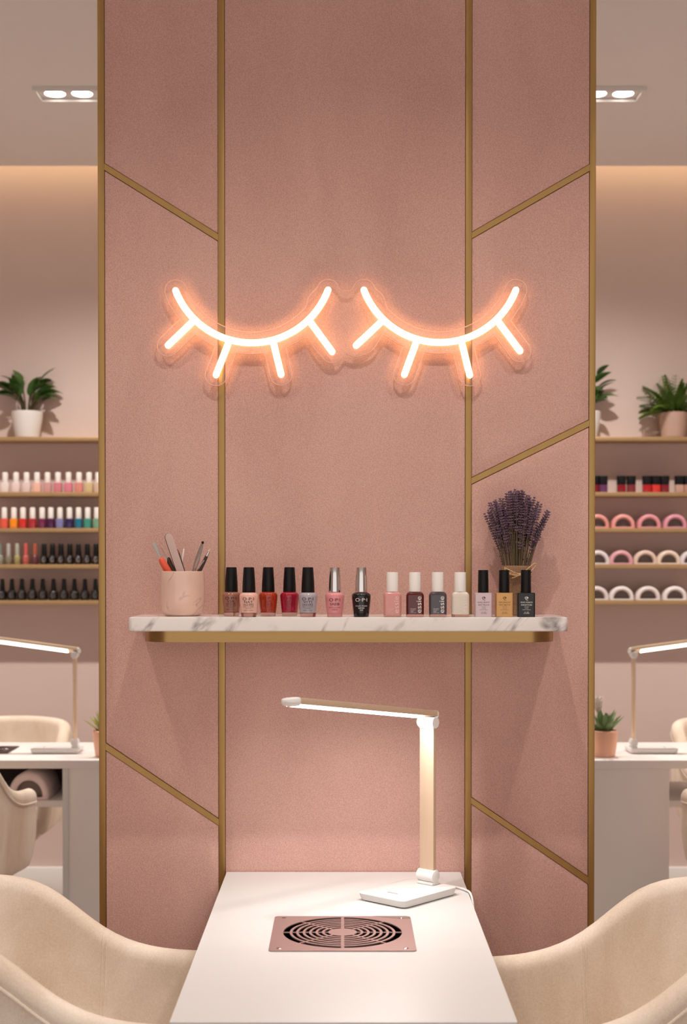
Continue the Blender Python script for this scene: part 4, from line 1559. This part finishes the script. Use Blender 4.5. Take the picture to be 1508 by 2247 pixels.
rows = [(2, 'third', [(1310, (226, 156, 146), 'coral pink'), (1366, (228, 158, 150), 'coral pink'), (1423, (222, 150, 156), 'rose pink'), (1480, (216, 150, 164), 'lilac pink')], 52, 31),
        (3, 'fourth', [(1311, (226, 216, 216), 'white'), (1362, (220, 164, 172), 'pink'), (1415, (222, 196, 182), 'beige'), (1466, (226, 206, 188), 'cream'), (1517, (220, 210, 214), 'pale grey')], 52, 31),
        (4, 'lowest', [(1308, (226, 214, 214), 'white'), (1363, (230, 220, 218), 'white'), (1421, (228, 216, 214), 'white'), (1480, (232, 222, 220), 'white')], 54, 31)]
for si, snm, lst, w, h in rows:
    for i, (px, c, nm) in enumerate(lst):
        nail_lamp('nail_lamp', '%s arched nail lamp, %s from left on the %s right shelf' % (nm, ORD[i], snm), (bx_at(px), YS0 + 0.046, zsh[si]), w * K, h * K, 0.07, nlm(c), 'arched nail lamps on the %s right shelf' % snm)


# plants on the top shelves
def pot(t, rt, rb, h, m, nm='pot'):
    bm = B()
    lathe(bm, [(rb * 0.9, 0), (rb, 0.003), (rb + (rt - rb) * 0.25, h * 0.22), (rt * 0.99, h * 0.75), (rt, h - 0.003), (rt - 0.003, h), (rt - 0.006, h - 0.002), (rt - 0.008, h - 0.02), (0, h - 0.02)], 36)
    obj(nm, bm, m, t)
    bm = B(); lathe(bm, [(rt - 0.0085, h - 0.0195), (rt - 0.012, h - 0.012), (0, h - 0.010)], 24); obj('soil', bm, M_SOIL, t)


def leafy(label, px, seed, n=34, rt=0.063, h=0.108, spread=1.0):
    rng = random.Random(seed)
    t = thing('potted_plant', label, 'plant', (bx_at(px), YS0 + 0.062, zsh[0]), 0, 'potted plants on the top shelves')
    pot(t, rt, rt * 0.78, h, M_POTW)
    bs, bl = B(), B()
    for i in range(n):
        a = i * 2.39996 + rng.uniform(-0.3, 0.3)
        e = 0.30 + 0.75 * (i / n)
        hh = rng.uniform(0.05, 0.13) * (1.25 - 0.5 * i / n)
        b0 = Vector((0.018 * math.cos(a), 0.010 * math.sin(a), h - 0.012))
        out = Vector((math.cos(a), 0.42 * math.sin(a), 0))
        p1 = b0 + Vector((0, 0, hh * 0.8)) + out * 0.012
        p2 = b0 + out * (0.02 + 0.045 * e * spread) + Vector((0, 0, hh))
        tube(bs, [b0, p1.lerp(b0, 0.4), p1.lerp(p2, 0.5), p2], 0.0022, 6)
        leaf(bl, p2, out * (0.5 + e * 0.6) + Vector((0, 0, 1.0 - 0.62 * e)), rng.uniform(0.062, 0.090), rng.uniform(0.034, 0.047), droop=0.7 * e + 0.2, twist=rng.uniform(-0.6, 0.6))
    obj('stems', bs, mat('plant_stem', (78, 72, 44), 0.6, var=0.2), t)
    obj('leaves', bl, M_LEAF, t, 60)


leafy('dark leafy plant in a white pot on the top left shelf', 57.5, 5)
leafy('leafy plant in a white pot half hidden by the right partition edge', 1286, 8, n=20, spread=0.75)
t = thing('potted_fern', 'bushy green fern in a blush pot on the top right shelf', 'plant', (bx_at(1480), YS0 + 0.062, zsh[0]), 0, 'potted plants on the top shelves')
pot(t, 0.058, 0.050, 0.103, M_POTP)
bl = B()
rng = random.Random(21)
for i in range(30):
    a = i * 2.39996
    e = 0.15 + 0.85 * (i / 30)
    p = Vector((0.02 * math.cos(a), 0.01 * math.sin(a), 0.09))
    d = Vector((math.cos(a) * e, 0.30 * math.sin(a) * e, 1.15 - 0.75 * e)).normalized()
    L_ = rng.uniform(0.13, 0.19)
    n = 14
    for k in range(n):
        tt = k / n
        side = d.cross(Vector((0, 0.25, 1))).normalized()
        if k > 1:
            wl = 0.040 * math.sin(PI * (0.12 + 0.85 * tt)) + 0.006
            for s in (-1, 1):
                leaf(bl, p, side * s + d * 0.7, wl, 0.009, droop=0.35, n=3, fold=0.1)
        q = p + d * (L_ / n)
        tube(bl, [p, q], 0.0011, 4)
        p = q
        d = (d + Vector((0, 0, -0.085 * (0.35 + e)))).normalized()
obj('fronds', bl, M_FERN, t, 60)


# ------------------------------------------------------------------ work stations behind
YD0, YD1 = 1.60, 2.05     # front and back edge of the desks


def station(side, label):
    s = side
    t = thing('manicure_desk', label, 'desk', (0, 0, 0), 0, 'white desks behind the partition')
    xa, xb = sorted((s * 0.58, s * 2.2))
    bm = B(); box(bm, xa, xb, YD0, YD1, ZTB - 0.026, ZTB, 0.002); obj('desktop', bm, M_DESK, t)
    if s < 0:
        x_in = (137 - CX) * (YD0 + 0.012 + D) / F
    else:
        x_in = (1471 - CX) * (YD0 + 0.012 + D) / F
    ca, cb = sorted((s * 0.60, x_in))
    bm = B(); box(bm, ca, cb, YD0 + 0.012, YD1 - 0.012, 0.0, ZTB - 0.026, 0.002); obj('cabinet', bm, M_DESK, t)
    if s < 0:
        # lighter end board in front of the cabinet side
        bm = B(); box(bm, x_in - 0.001, x_in + 0.018, YD0 + 0.008, YD0 + 0.014, 0.0, ZTB - 0.027, 0.001); obj('end_board', bm, M_TABLE, t)
    zsb = onY(100, 1757, YD0 + 0.03).z
    ca, cb = sorted((x_in, s * 1.95))
    bm = B(); box(bm, ca, cb, YD0 + 0.03, YD1 - 0.02, zsb - 0.02, zsb, 0.001); obj('under_shelf', bm, M_DESK, t)
    if s < 0:
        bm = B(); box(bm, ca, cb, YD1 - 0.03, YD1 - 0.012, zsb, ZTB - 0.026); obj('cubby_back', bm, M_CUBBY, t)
    ca, cb = sorted((s * 1.95, s * 2.18))
    bm = B(); box(bm, ca, cb, YD0 + 0.012, YD1 - 0.012, 0.0, ZTB - 0.026, 0.002); obj('cabinet', bm, M_DESK, t)
    return zsb


zsb = station(-1, 'white desk with an open cubby, seen left of the pink partition')
station(1, 'white desk with a plain side cabinet, seen right of the pink partition')
nlx = (64 - CX) * (YD0 + 0.06 + D) / F
nail_lamp('nail_lamp', 'pinkish nail lamp stored in the cubby under the left desk', (nlx, YD0 + 0.14, zsb), 0.128, 0.088, 0.20, nlm((238, 220, 220)), 'nail lamps under the desks')
# lamps, extractor and pots on the desks
lxl = onZ(168, 1648, ZTB)
desk_lamp('lit LED lamp on the left background desk, head pointing left', (lxl.x, 1.80, ZTB), 0, 1, R(24), M_LEDFAR)
lxr = onZ(1387, 1648, ZTB)
desk_lamp('lit LED lamp on the right background desk, head pointing right', (lxr.x, 1.80, ZTB), 0, -1, R(24), M_LEDFAR)
vx2 = onZ(18, 1653, ZTB).x - hx
vent2 = copy_tree(vent, (vx2, 1.845, ZTB + 0.0005), 0, 'dark extractor grille set into the left background desk', 'desk extractor grilles', (1, 0.8, 1))
for c in list(vent2.children):
    if c.name.startswith(('duct', 'fan')):
        bpy.data.objects.remove(c)
    elif c.name.startswith(('grille', 'spokes')):
        c.data = c.data.copy()
        c.data.materials[0] = mat('dark_grille', (78, 66, 64), 0.4, 0.6, var=0.05)


def succulent(label, px, m, tip_h, rt, bloom=False, seed=1, n=26):
    p = onZ(px, 1655, ZTB)
    y = 1.69
    x = (px - CX) * (y + D) / F
    t = thing('potted_succulent', label, 'plant', (x, y, ZTB), 0, 'copper potted succulents on the desks')
    pot(t, rt, rt * 0.80, 0.084, M_COPPER)
    rng = random.Random(seed)
    bl = B()
    for i in range(n):
        a = i * 2.39996
        e = (i / n)
        d = Vector((math.cos(a) * (0.1 + 0.75 * e), math.sin(a) * (0.1 + 0.75 * e), 1.0 - 0.45 * e))
        leaf(bl, (0.012 * math.cos(a), 0.012 * math.sin(a), 0.072), d, tip_h * rng.uniform(0.75, 1.08), 0.020, droop=-0.15, fold=0.5, n=6)
    obj('leaves', bl, m, t, 60)
    if bloom:
        bm = B(); tube(bm, [(-0.016, 0.0, 0.07), (-0.02, 0, 0.15)], 0.002, 6); obj('flower_stem', bm, M_SUCC, t)
        bm = B()
        for k in range(7):
            a = 2 * PI * k / 7
            leaf(bm, (-0.020, 0, 0.140), (0.35 * math.cos(a), 0.35 * math.sin(a), 1), 0.055, 0.026, droop=0.25 if k % 2 else -0.1, fold=0.4, n=6)
        obj('bloom', bm, M_BLOOM, t, 60)


succulent('copper pot with pale yellow-green succulent on the left background desk', 232, M_SUCCY, 0.075, 0.042, False, 2)
succulent('copper pot with green succulent and white bloom on the right desk', 1327, M_SUCC, 0.082, 0.043, True, 4)
# chairs of the stations
Z95 = (1.0, 1.0, 0.95)
copy_tree(chair, (-1.172, 1.15, 0), R(80), 'cream tub chair drawn up in front of the left background desk', None, (0.95, 0.95, 1.03))
copy_tree(chair, (-1.235, 2.43, 0), -PI / 2, 'cream tub chair behind the left background desk', None, Z95)
copy_tree(chair, (1.44, 2.43, 0), -PI / 2, 'cream tub chair behind the right background desk', None, Z95)
copy_tree(chair, ((1497 - CX) * 4.21 / F + 0.266, 1.15, 0), PI - R(80), 'cream tub chair drawn up in front of the right background desk', None, (0.95, 0.95, 1.03))

# ================================================================== LIGHT
w = bpy.data.worlds.new('world')
scene.world = w
w.use_nodes = True
bg = w.node_tree.nodes['Background']
bg.inputs['Color'].default_value = (1.0, 0.94, 0.90, 1)
bg.inputs['Strength'].default_value = 1.05

scene.view_settings.view_transform = 'Standard'
scene.view_settings.look = 'None'
scene.view_settings.exposure = 0.0
scene.view_settings.gamma = 1.0
scene.view_settings.use_curve_mapping = False
scene.cycles.max_bounces = 8
scene.cycles.diffuse_bounces = 4
scene.cycles.glossy_bounces = 4
scene.cycles.use_adaptive_sampling = True
scene.cycles.adaptive_threshold = 0.05
scene.cycles.adaptive_min_samples = 16
scene.cycles.transparent_max_bounces = 16
scene.cycles.sample_clamp_indirect = 6.0
scene.cycles.use_denoising = True
